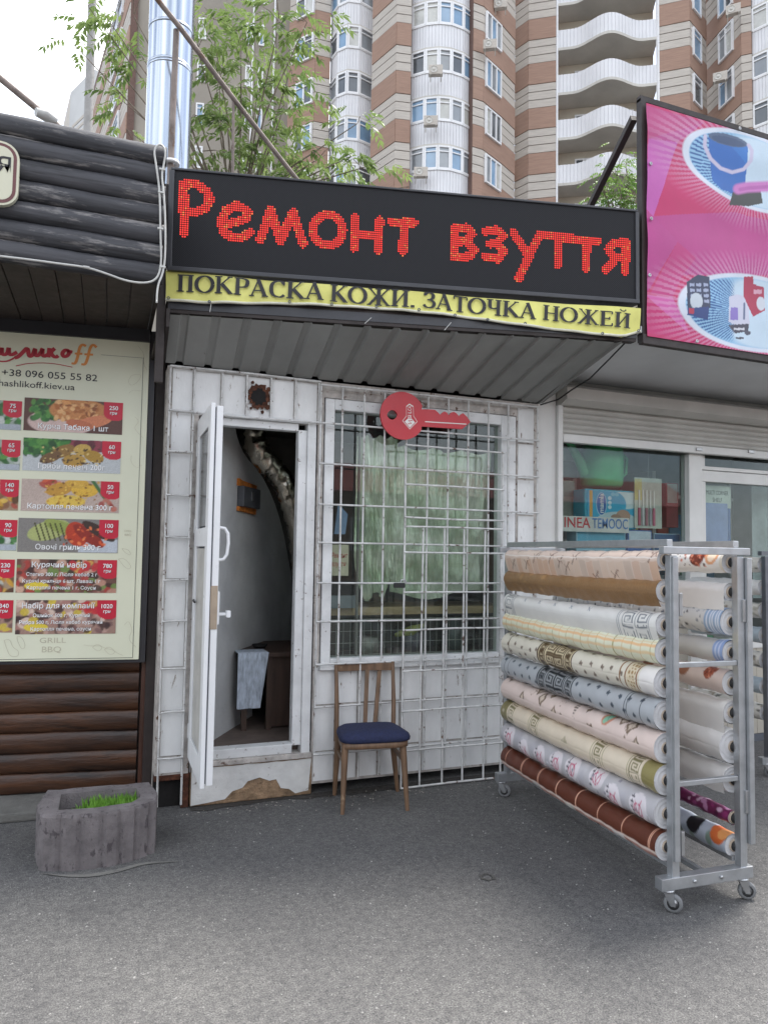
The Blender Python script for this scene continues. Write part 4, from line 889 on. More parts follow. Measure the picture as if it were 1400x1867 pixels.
scr = [[(-40, 240), (-45, 300), (-20, 312), (10, 300), (20, 240), (18, 300), (40, 316), (70, 300), (80, 240), (78, 300), (100, 318), (150, 290)],
       [(130, 340), (160, 330), (200, 290), (240, 245), (250, 330), (275, 322), (290, 300), (305, 250), (300, 310), (320, 326), (350, 300), (368, 250), (362, 310), (380, 330), (410, 310)],
       [(425, 255), (415, 335)], [(470, 258), (432, 292), (455, 325), (480, 335), (500, 320)], [(590, 280), (560, 268), (530, 300), (545, 332), (580, 322), (595, 290), (570, 278), (620, 290)]]
mstroke(scr, lw, M_mred, 'script_lettering')
mstroke([[(-60, 360), (40, 372), (90, 360), (140, 330)]], .011, M_mred, 'script_swash', smooth=2); mstroke([[(140, 408), (260, 382), (440, 382), (620, 418)]], .006, M_mred, 'script_swash')
mstroke([[(735, 240), (705, 222), (680, 250), (665, 330), (645, 390), (612, 385)], [(640, 302), (705, 305)]], .0165, M_mor, 'script_lettering')
mstroke([[(825, 250), (795, 222), (768, 255), (750, 340), (728, 398), (695, 392)], [(722, 308), (795, 312)]], .0165, M_mor, 'script_lettering')
mstroke([[(862, 312), (1215, 340)]], .0024, M_txt, 'border_line', smooth=0)
bl1, bl2 = mp_(260, 652), mp_(244.5, 1199); ubl = (bl1[0]+bl2[0])/2
m = MB(); stroke(m, MP, [(ubl, bl1[1]), (ubl, bl2[1])], lambda a, q: .0026, .0014); stroke(m, MP, [(ubl, bl2[1]), (uL, bl2[1])], lambda a, q: .0026, .0014); m.build('border_line', M_txt, MN, fixn=False)
M_print = printmat('menu_photo_print', .35)
GRN = ['3c7a34', '2c5f2a', '58923f', '1f4a22']; BRN = ['6a4630', '83583a', '4a2c20']; GLD = ['c99a35', 'b98128', 'd9b550', '8f6424']
def photo(x0, y0, x1, y1, kind, price, title, lines=()):
    a, b = mp_(x0, y0), mp_(x1, y1); u0, u1, v0, v1 = a[0], b[0], b[1], a[1]; nu, nv = 110, 44
    U, V = np.meshgrid(np.linspace(0, 100, nu), np.linspace(0, 40, nv), indexing='ij')      # V up
    bgs = dict(chicken='5a3a30', mush='b9bec0', potato='b8a69c', veg='7f7c78', set1='6b4a40', set2='9c7d70', herb='9aa79a', mixed='a08a70')
    p = Paint(U, V, bgs[kind])
    if kind == 'chicken': p.ell(38, 12, 34, 16, 'cdb3ac'); p.blobs(60, 8, 34, 14, 38, 4, GRN); p.ell(55, 27, 30, 15, 'c0814a'); p.blobs(70, 32, 76, 14, 38, 3, ['d89a5c', 'a8642f', 'e0b078', '8a4c24']); p.ell(70, 14, 20, 7, 'cf7f58', 1, .3); p.ell(56, 10, 14, 6, 'b86a48', 1, -.2)
    if kind == 'mush': p.rect(0, 48, 20, 40, '2f5a2c'); p.blobs(90, 0, 46, 20, 40, 4, GRN); p.rect(48, 80, 26, 40, '7a3340'); p.blobs(10, 50, 78, 28, 40, 5, ['8e3a48', '5b2630']); [p.ell(x, y, rx, ry, c, 1, r) for x, y, rx, ry, c, r in ((40, 25, 13, 7, '8c6a34', .5), (28, 17, 12, 6, '6e5130', .5), (52, 14, 12, 8, 'b08a3c', .1), (60, 28, 9, 7, 'c2a050', .2), (72, 20, 11, 7, 'a5812f', -.4))]; p.blobs(60, 18, 82, 8, 34, 1.6, ['5f4420', 'd8c07a', '3f2e18'])
    if kind == 'potato': p.blobs(14, 20, 60, 32, 40, 5, ['a8402e', 'c85a3a']); [p.ell(x, y, rx, ry, c, 1, r) for x, y, rx, ry, c, r in ((38, 28, 14, 8, 'b98b35', .3), (64, 28, 14, 9, 'd6ac3e', 0), (45, 13, 20, 8, 'd8b850', .05), (56, 36, 12, 6, 'caa040', 0))]; p.blobs(60, 24, 80, 6, 38, 1.6, GLD+['6d4a1c']); p.line([(72, 40), (84, 20), (94, 6)], 4, '3e6a3a'); p.blobs(8, 80, 98, 4, 18, 4, ['9c4038', 'b87060'])
    if kind == 'veg': p.rect(60, 100, 0, 16, 'b9c0c8'); [p.ell(x, y, rx, ry, c, 1, r) for x, y, rx, ry, c, r in ((30, 26, 22, 11, 'a8b070', .35), (42, 30, 18, 7, '8f9c50', -.4), (58, 22, 11, 15, 'b23a20', .3), (70, 20, 20, 7, '8c2a1c', -.7), (80, 26, 20, 6, '3a2a22', -.6))]; [p.line([(16+k*5, 34), (22+k*5, 14)], 1.6, '4a4a28') for k in range(6)]; p.blobs(30, 45, 90, 8, 34, 2, ['d0552c', '701c14', 'e07a48'])
    if kind in ('set1', 'set2'): p.blobs(150, 0, 100, 0, 40, 5, ['8a5a50', 'b98a78', '5b3430', 'c9a590', '3d2a28', 'a84038', '6f8a48'] if kind == 'set1' else ['7a5a58', 'b49488', 'd8c0b0', '4b3430', '3d2a2c', 'a0746a', 'c8b040']); p.blobs(10, 55, 80, 24, 38, 5, ['c03038', 'd0a050']); p.ell(20, 8, 12, 5, 'd8c040')
    if kind == 'herb': p.blobs(80, 0, 100, 8, 34, 5, GRN+['c8ccc8']); p.rect(0, 100, 0, 8, 'a8b0b8')
    if kind == 'mixed': p.blobs(80, 0, 100, 0, 40, 6, GLD+BRN+['b0b8b0', 'a84838'])
    p.speck(.12)
    # rounded red price tag in the upper corner
    r = ((U > 80) & (V > 27)) | ((U > 80) & (np.hypot((U-92)/12, (V-27)/10) < 1)); p.put(r.astype(float), 'c01f38')
    X = np.array(MP.x); Z = np.array(MP.z); o = np.array(MP.at(0, 0, .0022))
    Pt = o+X*(u0+(u1-u0)*U/100)[..., None]+Z*(v0+(v1-v0)*V/40)[..., None]
    f = painted('food_photo', Pt, p.C, M_print, MN)
    w_, h_ = u1-u0, v1-v0
    def lab(s, fu, fv, size, wd=None, al='CENTER'):
        for dd, mt, o_ in ((.0028, M_txt, .0014), (.0034, M_mwhite, 0)): text_mesh(s, 'caption', MP, u0+w_*fu+o_, v0+h_*fv-o_*.8, size, mt, f, fit=wd, d=dd, align=al, bold=.012)
    lab(price, .905, .76, .034); lab('грн', .905, .62, .026)
    if title: lab(title, .5 if not lines else .42, .08 if not lines else .76, .043)
    for k, s in enumerate(lines): lab(s, .45, .5-.2*k, .028)
rows = [((46, 724.6, 223, 793), 'chicken', '250', 'Курча Табака 1 шт', ()), ((44, 797.5, 219.6, 864), 'mush', '60', 'Гриби печені 200г', ()), ((41, 872.5, 217, 935.7), 'potato', '50', 'Картопля печена 300 г', ()),
        ((35, 944, 215, 1008.6), 'veg', '100', 'Овочі гриль 300 г', ()), ((32, 1019, 212, 1081), 'set1', '780', 'Курячий набір', ('Стегно 300 г, Люля кебаб 2 г', 'Курячі крильця 6 шт, Лаваш 1 г', 'Картопля печена 1 г, Соуси')),
        ((31, 1094, 211, 1155), 'set2', '1020', 'Набір для компанії', ('Ошийок 500 г, Курячий', 'Ребра 500 г, Люля кебаб курячий', 'Картопля печена, соуси'))]
for (x0, y0, x1, y1), kd, pr, ti, ls in rows: photo(x0, y0, x1, y1, kd, pr, ti, ls)
for (xr, yt, yb), kd, pr in (((39, 722, 785), 'herb', '75'), ((36.5, 795, 858), 'herb', '65'), ((33.5, 869, 931), 'mixed', '140'), ((30.5, 944, 1004), 'herb', '90'), ((25.5, 1018, 1080), 'mixed', '230'), ((23, 1094, 1153), 'set2', '340')): photo(xr-176, yt, xr, yb, kd, pr, '')
c2 = lambda p: mp_(p[0]*300/1400, 880+p[1]*300/1400)
mtext('GRILL', 73, 1172, 121, 1172, 10, M_faint); mtext('BBQ', 77, 1189, 112, 1189, 11, M_faint); mtext('GRILL', 227, 970, 241, 970, 4, M_faint); mtext('BBQ', 228, 977, 240, 977, 4, M_faint)
mstroke([[(40, 1340), (90, 1330), (110, 1400), (165, 1430), (160, 1480), (90, 1480), (60, 1410), (40, 1340)], [(150, 1310), (190, 1310), (225, 1390), (190, 1425), (150, 1340), (150, 1310)], [(715, 1380), (780, 1390), (850, 1385), (900, 1410), (960, 1420), (1000, 1450), (1050, 1470)], [(790, 1400), (830, 1370), (880, 1400), (840, 1440), (790, 1400)], [(890, 1420), (930, 1390), (990, 1440), (940, 1470), (890, 1420)]], .002, M_faint, 'doodle', cf=c2)
mstroke([[(1120, 490), (1090, 540), (1120, 580), (1180, 540), (1210, 480), (1150, 480), (1120, 490)], [(1100, 640), (1130, 610), (1200, 620)], [(1150, 840), (1190, 880), (1140, 930), (1180, 980), (1220, 1020)], [(1120, 1170), (1115, 1230), (1170, 1280), (1210, 1250)], [(1180, 240), (1230, 300), (1220, 380), (1250, 440)]], .0016, M_faint, 'doodle', cf=c1)
mstroke([[(1040, 560), (1100, 570), (1120, 620), (1070, 600), (1040, 560)], [(1010, 650), (1060, 640), (1130, 720), (1080, 740), (1010, 650)], [(1060, 1210), (1100, 1170), (1130, 1260), (1090, 1330), (1160, 1400)]], .0018, M_faint, 'doodle', cf=c2)
# ================================================================== stone planter
M_conc = pm('pinkish_grey_concrete', (.165, .148, .150), .92, var=.3, scale=12, spots=.57, spotcol=(.07, .06, .064), spot_scale=34, spot_stretch=(1, 1, .45), bump=.55, bscale=150)
HP = PY(74, 1487, 3.685).z
pt = lambda x, y: PG(x, y, HP)
outer = [Vector((-.236, 3.690, 0)), Vector((-.10, 3.640, 0)), Vector((.05, 3.632, 0)), Vector((.17, 3.660, 0)), Vector((.272, 3.728, 0)), Vector((.288, 3.85, 0)), Vector((.258, 4.03, 0)), Vector((-.235, 4.06, 0)), Vector((-.262, 3.85, 0))]
cc = sum(outer, Vector())/len(outer)
def ringz(pts, z, k=1.): return [Vector((cc.x+(p.x-cc.x)*k, cc.y+(p.y-cc.y)*k, z)) for p in pts]
PLN = thing('stone_planter', (cc.x, cc.y, 0), 'squat pinkish grey concrete planter block in front of the log kiosk', 'planter')
dense = []
for i in range(len(outer)):
    a, b = outer[i], outer[(i+1) % len(outer)]; n_ = 8
    for k in range(n_):
        p = a.lerp(b, k/n_); ph = (i*n_+k) % 5
        nrm = Vector((b.y-a.y, a.x-b.x, 0)).normalized()
        dense.append(p-nrm*(.012 if ph == 0 else 0)+nrm*random.uniform(-.0015, .0015))
inner = [Vector((-.165, 3.735, 0)), Vector((0, 3.715, 0)), Vector((.16, 3.735, 0)), Vector((.205, 3.80, 0)), Vector((.19, 3.955, 0)), Vector((-.165, 3.97, 0))]
m = MB(); nd = len(dense)
R0 = ringz(dense, 0.0); R1 = ringz(dense, HP-.012, 1.01); R2 = ringz(dense, HP, .985)
ind = []
for k in range(nd):
    d = (dense[k]-cc).normalized(); best = None
    for i in range(6):
        a, b = inner[i]-cc, inner[(i+1) % 6]-cc; den = d.x*(b.y-a.y)-d.y*(b.x-a.x)
        if abs(den) < 1e-9: continue
        t_ = (a.x*(b.y-a.y)-a.y*(b.x-a.x))/den; s_ = (a.x*d.y-a.y*d.x)/den
        if t_ > 0 and -1e-6 <= s_ <= 1+1e-6: best = t_
    ind.append(cc+d*(best or .1))
R3 = [Vector((p.x, p.y, HP)) for p in ind]; R4 = [Vector((p.x, p.y, HP-.16)) for p in ind]
vs = R0+R1+R2+R3+R4
m.add(vs, [(r*nd+k, r*nd+(k+1) % nd, (r+1)*nd+(k+1) % nd, (r+1)*nd+k) for r in range(4) for k in range(nd)]); m.build('block', M_conc, PLN)
m = MB(); m.add([Vector((p.x, p.y, HP-.085)) for p in ind], [tuple(range(nd))]); m.build('soil', pm('dark_soil', (.04, .03, .022), .95, bump=.8, scale=30), PLN)
M_grass = pm('fresh_green_sprouts', (.15, .33, .035), .6, var=.5, scale=40)
m = MB()
for k in range(1500):
    u = random.uniform(-.12, .17)+.02; v = random.uniform(3.74, 3.955); h = random.uniform(.03, .085)*(1 if u > -.06 else .5)
    if u < -.03 and random.random() < .55: continue
    a = random.uniform(0, 6.3); w_ = random.uniform(.002, .0045); dx, dy = random.uniform(-.02, .02), random.uniform(-.02, .02)
    z0 = HP-.086; p = Vector((u, v, z0)); s = Vector((math.cos(a)*w_, math.sin(a)*w_, 0)); q = p+Vector((dx*.4, dy*.4, h*.6)); e = p+Vector((dx, dy, h))
    m.add([p-s, p+s, q+s, q-s, e], [(0, 1, 2, 3), (3, 2, 4)])
o = m.build('grass', M_grass, None, fixn=False); tag(o, 'low green sprouts growing in the concrete planter', 'grass', None, 'stuff')
# ================================================================== household goods shop on the right
SY = 4.40; SP = Plane((2.8, SY, 0), (6., SY, 0)); sp = lambda x, y: SP.px(x, y)
sx = lambda x, y=900: 2.8+sp(x, y)[0]; sz = lambda x, y: sp(x, y)[1]
M_shop = pm('white_aluminium_frame', (.62, .62, .60), .4, var=.08, scale=4, spots=.70, spotcol=(.3, .28, .25), spot_scale=18)
M_shut = pm('pale_grey_shutter', (.46, .45, .42), .5, var=.12, scale=3, spots=.70, spotcol=(.28, .26, .23), spot_scale=8)
M_shsoff = pm('white_soffit_panel', (.55, .56, .57), .5, var=.12, scale=1.5, spots=.74, spotcol=(.25, .24, .23), spot_scale=6)
M_beige = pm('beige_plastic_cladding', (.42, .39, .33), .5, var=.12, scale=3)
M_sglass = glassmat('shop_glass', (.86, .90, .88), haze=.012, hazecol=(.35, .40, .40))
XR = 6.4
SH = thing('goods_shop', (4.4, 4.9, 0), 'white framed household goods shop with rolled up shutter', 'shop')
zbx1, zbx0 = sz(1012, 707), sz(1012, 742); zs0 = sz(1012, 793); zbb = sz(1012, 808)
xl = sx(1012, 800); xm0, xm1 = sx(1251), sx(1275); 
m = MB(); m.box(2.862, xl-.03, SY-.05, SY+.06, 0, zbx1); m.build('pilaster', M_shop, SH, bevel=.006)
m = MB(); m.box(xl-.03, xl+.012, SY-.08, SY+.05, 0, zbx0); m.build('shutter_guide', M_shop, SH, bevel=.005)
m = MB(); yy = SY-.17
m.prism([(xl-.02, SY, zbx1), (xl-.02, SY-.12, zbx1), (xl-.02, yy, zbx1-.03), (xl-.02, yy, zbx0+.03), (xl-.02, SY-.10, zbx0), (xl-.02, SY, zbx0)], (XR-xl, 0, 0)); m.build('shutter_box', M_shut, SH)
ns = 5
for k in range(ns):
    za = zbx0+(zs0-zbx0)*k/ns; zb_ = zbx0+(zs0-zbx0)*(k+1)/ns; m = MB(); pr = []
    for j in range(7): q = j/6; pr.append((SY-.055-.016*math.sin(PI*q), za+(zb_-za)*q))
    m.grid(lambda i, j: (xl+.012 if i == 0 else XR, pr[j][0], pr[j][1]), 1, 6); m.build('slat', M_shut, SH, fixn=False)
m = MB(); m.box(xl+.012, XR, SY-.085, SY-.03, zbb, zs0-.001); m.build('bottom_bar', M_shop, SH, bevel=.005)
for x in (1258, 1352): p = SP.at(*sp(x, 822 if x < 1300 else 826), .088); m = MB(); m.box(p.x-.03, p.x+.03, p.y-.008, p.y+.004, p.z-.012, p.z+.012); m.build('lock_hasp', M_zinc, SH, bevel=.003)
# sill wall below the window
zsl = 1.0
m = MB(); m.box(xl+.012, xm0, SY, SY+.08, .0, zsl); m.build('sill_wall', M_beige, SH)
m = MB(); m.box(xl+.012, xm0, SY-.03, SY+.30, zsl+.0005, zsl+.04); m.build('sill', M_shop, SH, bevel=.004)
m = MB(); m.box(xl+.0125, xl+.05, SY-.01, SY+.05, zsl+.041, zbb); m.build('frame', M_shop, SH)
m = MB(); m.box(xm0, xm1, SY-.03, SY+.06, 0, zbb); m.build('frame', M_shop, SH, bevel=.005)
m = MB(); m.box(xl+.05, xm0, SY+.02, SY+.026, zsl+.041, zbb); m.build('pane', M_sglass, SH)
# door with transom light
t0, t1, t2 = sz(1278, 832), sz(1278, 850), sz(1278, 878)
xd = sx(1290); 
dr = MB()
for z0_, z1_ in ((t2-.0, t1-.035), (t1-.03, t1)): dr.box(xm1, XR, SY-.02, SY+.05, z0_, z1_)
dr.box(xm1+.0005, xm1+.045, SY-.012, SY+.05, t1, zbb); dr.box(xm1+.0005, xm1+.05, SY-.012, SY+.05, .05, t2-.0005)
zl0, zl1 = sz(1330, 1183), sz(1330, 1165)
dr.box(xm1+.05, XR, SY-.012, SY+.05, zl0, zl1); dr = dr.build('door', M_shop, SH, bevel=.004)
m = MB(); m.box(xm1+.045, XR, SY+.02, SY+.026, t1, zbb); m.build('pane', M_sglass, dr); m = MB(); m.box(xm1+.05, XR, SY+.02, SY+.026, zl1, t2); m.build('pane', M_sglass, dr)
x = xm1+.0505; k = 0
while x < 5.3:
    m = MB(); m.box(x, x+.105, SY+.0, SY+.04, .06, zl0-.0005); m.build('board', M_beige, dr, bevel=.004); x += .107
m = MB(); m.box(xm1+.05, XR, SY+.0, SY+.045, 0, .058); m.build('kick_rail', M_gasket, SH)
m = MB(); m.box(5.3, XR, SY+.041, SY+.08, .06, zl0); m.build('lower_wall', M_beige, SH)
# shop room
M_shin = pm('dim_shop_wall', (.32, .32, .30), .9, var=.3, scale=2)
m = MB(); m.box(2.90, XR, 5.9, 5.95, 0, 2.8); m.box(2.88, 2.90, SY+.06, 5.9, 0, 2.8); m.box(XR, XR+.05, SY, 5.95, 0, 2.8); m.build('room_wall', M_shin, SH)
m = MB(); m.box(2.90, XR, SY+.08, 5.9, 0, .03); m.build('room_floor', M_shin, SH)
m = MB(); m.box(2.88, XR, SY, 6.0, zbx1+.002, zbx1+.06); m.build('room_ceiling', M_shin, SH)
# overhanging soffit and roof
m = MB(); nA = 8
m.prism([(2.98, 3.42, 2.845), (XR, 3.42, 2.845), (XR, SY+.02, zbx1+.065), (2.87, SY+.02, zbx1+.065)], (0, 0, .04)); m.build('soffit', M_shsoff, SH)
m = MB(); m.box(2.985, XR, 3.405, 3.445, 2.775, 2.835); m.build('banner_rail', M_dark, SH, bevel=.004)
for x in (2.99, 3.045): 
    m = MB(); m.box(x, x+.035, 3.415+.02*(x > 3), 3.46+.02*(x > 3), 2.79, 4.33); m.build('banner_post', M_dark, SH)
m = MB(); m.bar((2.99, 3.44, 4.33), (XR, 3.44, 4.33), .035, .035); m.build('banner_rail', M_dark, SH)
a = PY(1155, 215, 3.5); b = PY(1072, 383, 4.15); m = MB(); m.bar(a, Vector((b.x, b.y, b.z)), .04, .04); m.build('brace', M_dark, SH)
m = MB(); m.prism([(2.98, 3.48, 2.90), (XR, 3.48, 2.90), (XR, 6.0, 2.86), (2.98, 6.0, 2.86)], (0, 0, .06)); m.build('roof', M_roof, SH)
# ---- pink banner
PB = Plane((3.012, 3.398, 0), (XR, 3.398, 0)); pu1 = PB.L-.05; pv0 = PB.px(1176, 612)[1]; pv1 = PB.px(1176, 187)[1]
nu, nv = 330, 250
uu = np.concatenate([np.linspace(0, 1.25, 270), np.linspace(1.26, pu1, 61)]); vv = np.linspace(pv0, pv1, nv)
U, V = np.meshgrid(uu, vv, indexing='ij')
Pw = np.array(PB.o)+np.array(PB.x)*U[..., None]+np.array([0, 0, 1.])*V[..., None]
dvec = Pw-np.array(CAM); zc = dvec@np.array(_f); pxx = CX+FPX*(dvec@np.array(_r2))/zc; pyy = CY-FPX*(dvec@np.array(_u2))/zc
# print coordinates: the sheet itself, unrolled flat (same scale across and up)
cu, cv_ = (pxx-1160)*934/240, (pyy-180)*934/240
p = Paint(cu, cv_, 'bf2f68')
p.poly([(60, 40), (480, 170), (75, 290)], 'b84a80'); p.poly([(75, 290), (290, 310), (118, 838), (58, 770)], 'c468b0'); p.poly([(480, 170), (290, 310), (75, 290)], 'b8508e')
p.poly([(60, 780), (115, 838), (280, 1020), (100, 1340), (60, 1380)], 'b84d8c'); p.poly([(110, 835), (700, 800), (1400, 1000), (1400, 1250), (330, 1250), (280, 1020)], 'b64f90', .8); p.poly([(60, 1390), (250, 1410), (340, 1600), (380, 1680)], 'd06aa8'); p.poly([(60, 1400), (390, 1700), (60, 1660)], 'c03470'); p.poly([(280, 1020), (420, 1130), (330, 1250), (250, 1410), (100, 1380)], 'bf4580')
for (cx, cy, rx, ry, rot) in ((830, 520, 540, 250, .42), (820, 1520, 540, 270, .18)):
    c_, s_ = math.cos(rot), math.sin(rot); x = cu-cx; y = cv_-cy; d = np.sqrt(((x*c_+y*s_)/rx)**2+((-x*s_+y*c_)/ry)**2); ang = np.arctan2(y, x)
    rays = (np.sin(ang*95) > -.1)*np.clip((1.62-d)/.5, 0, 1)*(d > 1); p.put(rays, 'e0b4d0', .45)
    p.put((1-d)/.03+.5, 'dfe6f2'); p.put((.90-d)/.02+.5, '9cc4e2'); p.put(((.90-d)/.02+.5)*np.clip((cu-cx+160)/500, 0, 1), 'd4e4f0', .9)
    p.put(((.89-d)/.02+.5)*(np.sin(ang*95) > .1)*np.clip((cx-120-cu)/260, 0, 1), '2f5c96')
p.poly([(512, 258), (785, 335), (776, 600), (740, 655), (690, 672), (600, 640), (540, 580)], '2f68b4'); p.poly([(512, 258), (785, 335), (780, 470), (640, 300)], '3f7cc4', .8); p.ell(648, 292, 140, 40, '4d5f7c', 1, .27); p.ell(650, 300, 118, 28, '33486c', 1, .27)
p.line([(490, 262), (488, 330), (530, 420), (600, 490), (680, 520), (760, 500), (806, 440), (812, 370), (790, 330)], 25, 'cfc8de')
p.poly([(685, 660), (885, 645), (895, 740), (800, 760), (660, 752)], '30322f'); p.line([(725, 638), (790, 625), (860, 622), (1000, 618), (1300, 600)], 74, 'cd84c2'); p.line([(740, 640), (800, 630), (1300, 600)], 26, 'b86cae')
p.poly([(355, 1300), (430, 1250), (515, 1262), (515, 1490), (455, 1500), (350, 1490)], '2c3450'); [p.rect(x0, x0+34, y0, y0+22, 'a8b0c8') for x0 in (375, 420, 470) for y0 in (1310, 1350, 1390, 1430)]; p.ell(415, 1440, 44, 60, 'ccd4dc'); p.poly([(350, 1490), (500, 1480), (500, 1570), (350, 1540)], '263c78'); p.rect(360, 395, 1490, 1530, 'b03a50')
p.poly([(655, 1405), (720, 1385), (795, 1405), (805, 1600), (720, 1615), (650, 1580)], 'd4d4e4'); p.rect(665, 720, 1480, 1570, '8f7cc0'); p.line([(770, 1450), (765, 1560)], 14, '606a88'); p.poly([(762, 1262), (832, 1258), (835, 1310), (912, 1335), (915, 1500), (830, 1545), (765, 1395)], 'a82a4a'); p.rect(840, 900, 1350, 1380, 'd8a8b8'); p.ell(890, 1450, 30, 50, 'd8dce4')
p.poly([(650, 1605), (800, 1595), (795, 1650), (700, 1665)], '3c3848'); p.rect(690, 770, 1625, 1640, 'd8d8e0'); p.rect(705, 760, 1690, 1705, '40404c'); p.ell(790, 1660, 22, 16, '484858')
p.speck(.02)
_l = p.C.mean(axis=2, keepdims=True); p.C = np.clip(_l+(p.C-_l)*1.18, 0, 1)*.80
fold = .006*np.sin(U*5+V*2)+.004*np.sin((U-V)*9)+.003*np.sin(V*17)
Pw[..., 1] += -fold*np.clip(np.minimum(V-pv0, pv1-V)*6, 0, 1)
t = thing('pink_banner', PB.at(1., pv0), 'large pink vinyl banner printed with a blue bucket and boxed goods', 'banner')
painted('sheet', Pw, p.C, printmat('pink_banner_print', .38, .5, .06, 12), t)
for x, y in ((1183, 300), (1184, 400), (1181, 503), (1267, 623), (1345, 236)):
    u, v = PB.px(x, y); m = MB(); m.lathe([(.004, 0), (.011, 0), (.011, .004), (.004, .004), (.004, 0)], PB.at(u, v, .012), PB.n, 10); m.build('eyelet', M_zinc, t)
# ---- goods behind the glass
M_can = pm('green_translucent_plastic', (.08, .44, .17), .35, var=.25, scale=4)
c = PY(1092, 888, 4.66); W_ = thing('watering_can', c, 'green plastic watering can behind the shop window', 'watering can'); s_ = 4.66/4.4
m = MB(); m.lathe([(0, 0), (.15, 0), (.165, .02), (.175, .20), (.165, .30), (.15, .33), (.14, .33), (.155, .29), (.165, .19), (.15, .02), (0, .015)], c+Vector((.02, .0, 0)), n=28); m.build('body', M_can, W_)
a = c+Vector((-.13, 0, .10)); m = MB(); m.tube([a, a+Vector((-.06, 0, .10)), a+Vector((-.16, 0, .24)), a+Vector((-.20, 0, .28))], [.05, .04, .026, .05], 12); m.build('spout', M_can, W_)
m = MB(); m.tube([c+Vector((.17, 0, .06)), c+Vector((.26, 0, .12)), c+Vector((.27, 0, .24)), c+Vector((.17, 0, .32)), c+Vector((.03, 0, .36))], .014, 8); m.build('handle', M_can, W_)
m = MB(); sh_z = c.z-.012; m.box(2.97, xm0-.01, 4.55, 4.82, sh_z-.02, sh_z); 
# nappy pack
a, b = PY(1066, 890, 4.52), PY(1160, 966, 4.52); t = thing('nappy_pack', Vector(((a.x+b.x)/2, 4.6, b.z)), 'turquoise pack of nappies below the watering can', 'package')
NPP = Plane((a.x, 4.515, b.z), (b.x, 4.515, b.z)); w_, h_ = NPP.L, a.z-b.z
M_turq = pm('turquoise_film', (.02, .42, .60), .25, var=.15, scale=4)
m = MB(); m.box(a.x, b.x, 4.517, 4.68, b.z, a.z); m.build('pack', M_turq, t, bevel=.02, seg=3)
U, V = np.meshgrid(np.linspace(.015, w_-.015, 110), np.linspace(.015, h_-.015, 90), indexing='ij'); q = Paint(U/w_*100, V/h_*100, '18a4cc')
q.rect(7, 13, 2, 98, 'd8a04a'); q.ell(80, 92, 34, 40, 'c8dce0'); q.ell(52, 62, 26, 34, '18a4cc'); q.ell(60, 20, 40, 24, 'b6ccd4'); q.ell(72, 34, 14, 16, 'b08c78'); q.ell(58, 30, 10, 8, '9c7a66'); q.ell(30, 62, 9, 27, '2f6fb8'); q.ell(30, 62, 10.2, 29, 'e8f0f4', .5); q.ell(30, 62, 9, 27, '2468b0'); [q.ell(46, y, 3.6, 5, 'c8e0ea') for y in (55, 66, 78)]; [q.ell(x, 88, 4, 5, '7cc4da') for x in (52, 60)]
painted('printed_front', np.array(NPP.at(0, 0, .003))+np.array(NPP.x)*U[..., None]+np.array([0, 0, 1.])*V[..., None], q.C, printmat('pack_print', .3), t)
VP_ = Plane(NPP.at(w_*.335, h_*.40), NPP.at(w_*.335, h_*.90), up=(-1, 0, 0)); VP_.n = NPP.n
_x = 0.
for ch, fw_ in zip('mamla', (.27, .17, .27, .05, .17)):
    text_mesh(ch, 'letter', VP_, _x, 0, .062, M_whiteprint, t, fit=h_*.48*fw_, d=.005, bold=.01); _x += h_*.48*(fw_+.02)
# toothbrush card
a, b = PY(1156, 870, 4.50), PY(1206, 964, 4.50); t = thing('toothbrush_card', Vector(((a.x+b.x)/2, 4.51, b.z)), 'hanging card of toothbrushes behind the shop window', 'card')
m = MB(); m.box(a.x, b.x, 4.50, 4.505, b.z, a.z); m.build('card', pm('pale_card', (.50, .52, .46), .5), t); m = MB(); m.box(a.x, a.x+.07, 4.498, 4.4995, b.z+.22, a.z-.01); m.build('printed_strip', pm('yellow_card', (.55, .48, .18), .5), t)
for k in range(5):
    xx = a.x+.03+.036*k; m = MB(); m.box(xx, xx+.022, 4.488, 4.499, b.z+.02, b.z+.16); m.build('brush_handle', pm('brush_%d' % k, [(.45, .10, .16), (.5, .5, .52), (.40, .16, .2), (.32, .32, .36), (.5, .12, .2)][k], .3), t, bevel=.004)
    m = MB(); m.box(xx+.006, xx+.016, 4.490, 4.499, b.z+.1605, b.z+.30); m.build('brush_neck', M_whiteprint, t)
m = MB(); m.tube([PY(1181, 872, 4.5), PY(1181, 815, 4.5)], .0015, 5); m.build('hanging_string', M_cablew, t)
# boxes on the sill
def carton(x0, y0, x1, y1, Y_, col, col2, label, depth=.12):
    a, b = PY(x0, y0, Y_), PY(x1, y1, Y_); t = thing('carton', Vector(((a.x+b.x)/2, Y_+depth/2, b.z)), label, 'box')
    m = MB(); m.box(a.x, b.x, Y_, Y_+depth, b.z, a.z); m.build('box', pm('carton_'+str(x0), col, .4), t, bevel=.003)
    m = MB(); m.box(a.x+.01, b.x-.01, Y_-.002, Y_-.0005, b.z+(a.z-b.z)*.55, a.z-.008); m.build('label_band', pm('carton_band_'+str(x0), col2, .4), t); return t
carton(1050, 967, 1140, 1040, 4.48, (.30, .48, .60), (.10, .35, .50), 'pale blue flat carton on the shop window sill')
carton(1144, 966, 1188, 1040, 4.48, (.05, .12, .36), (.55, .60, .68), 'dark blue carton on the shop window sill')
carton(1191, 972, 1240, 1040, 4.50, (.30, .40, .50), (.04, .10, .22), 'white and navy carton nearest the window mullion')
carton(1018, 875, 1048, 942, 4.70, (.38, .38, .34), (.25, .3, .28), 'grey carton in the corner of the shop window', .2)
carton(1148, 905, 1160, 940, 4.60, (.55, .50, .30), (.4, .1, .1), 'small cream carton between the nappies and the toothbrushes', .1)
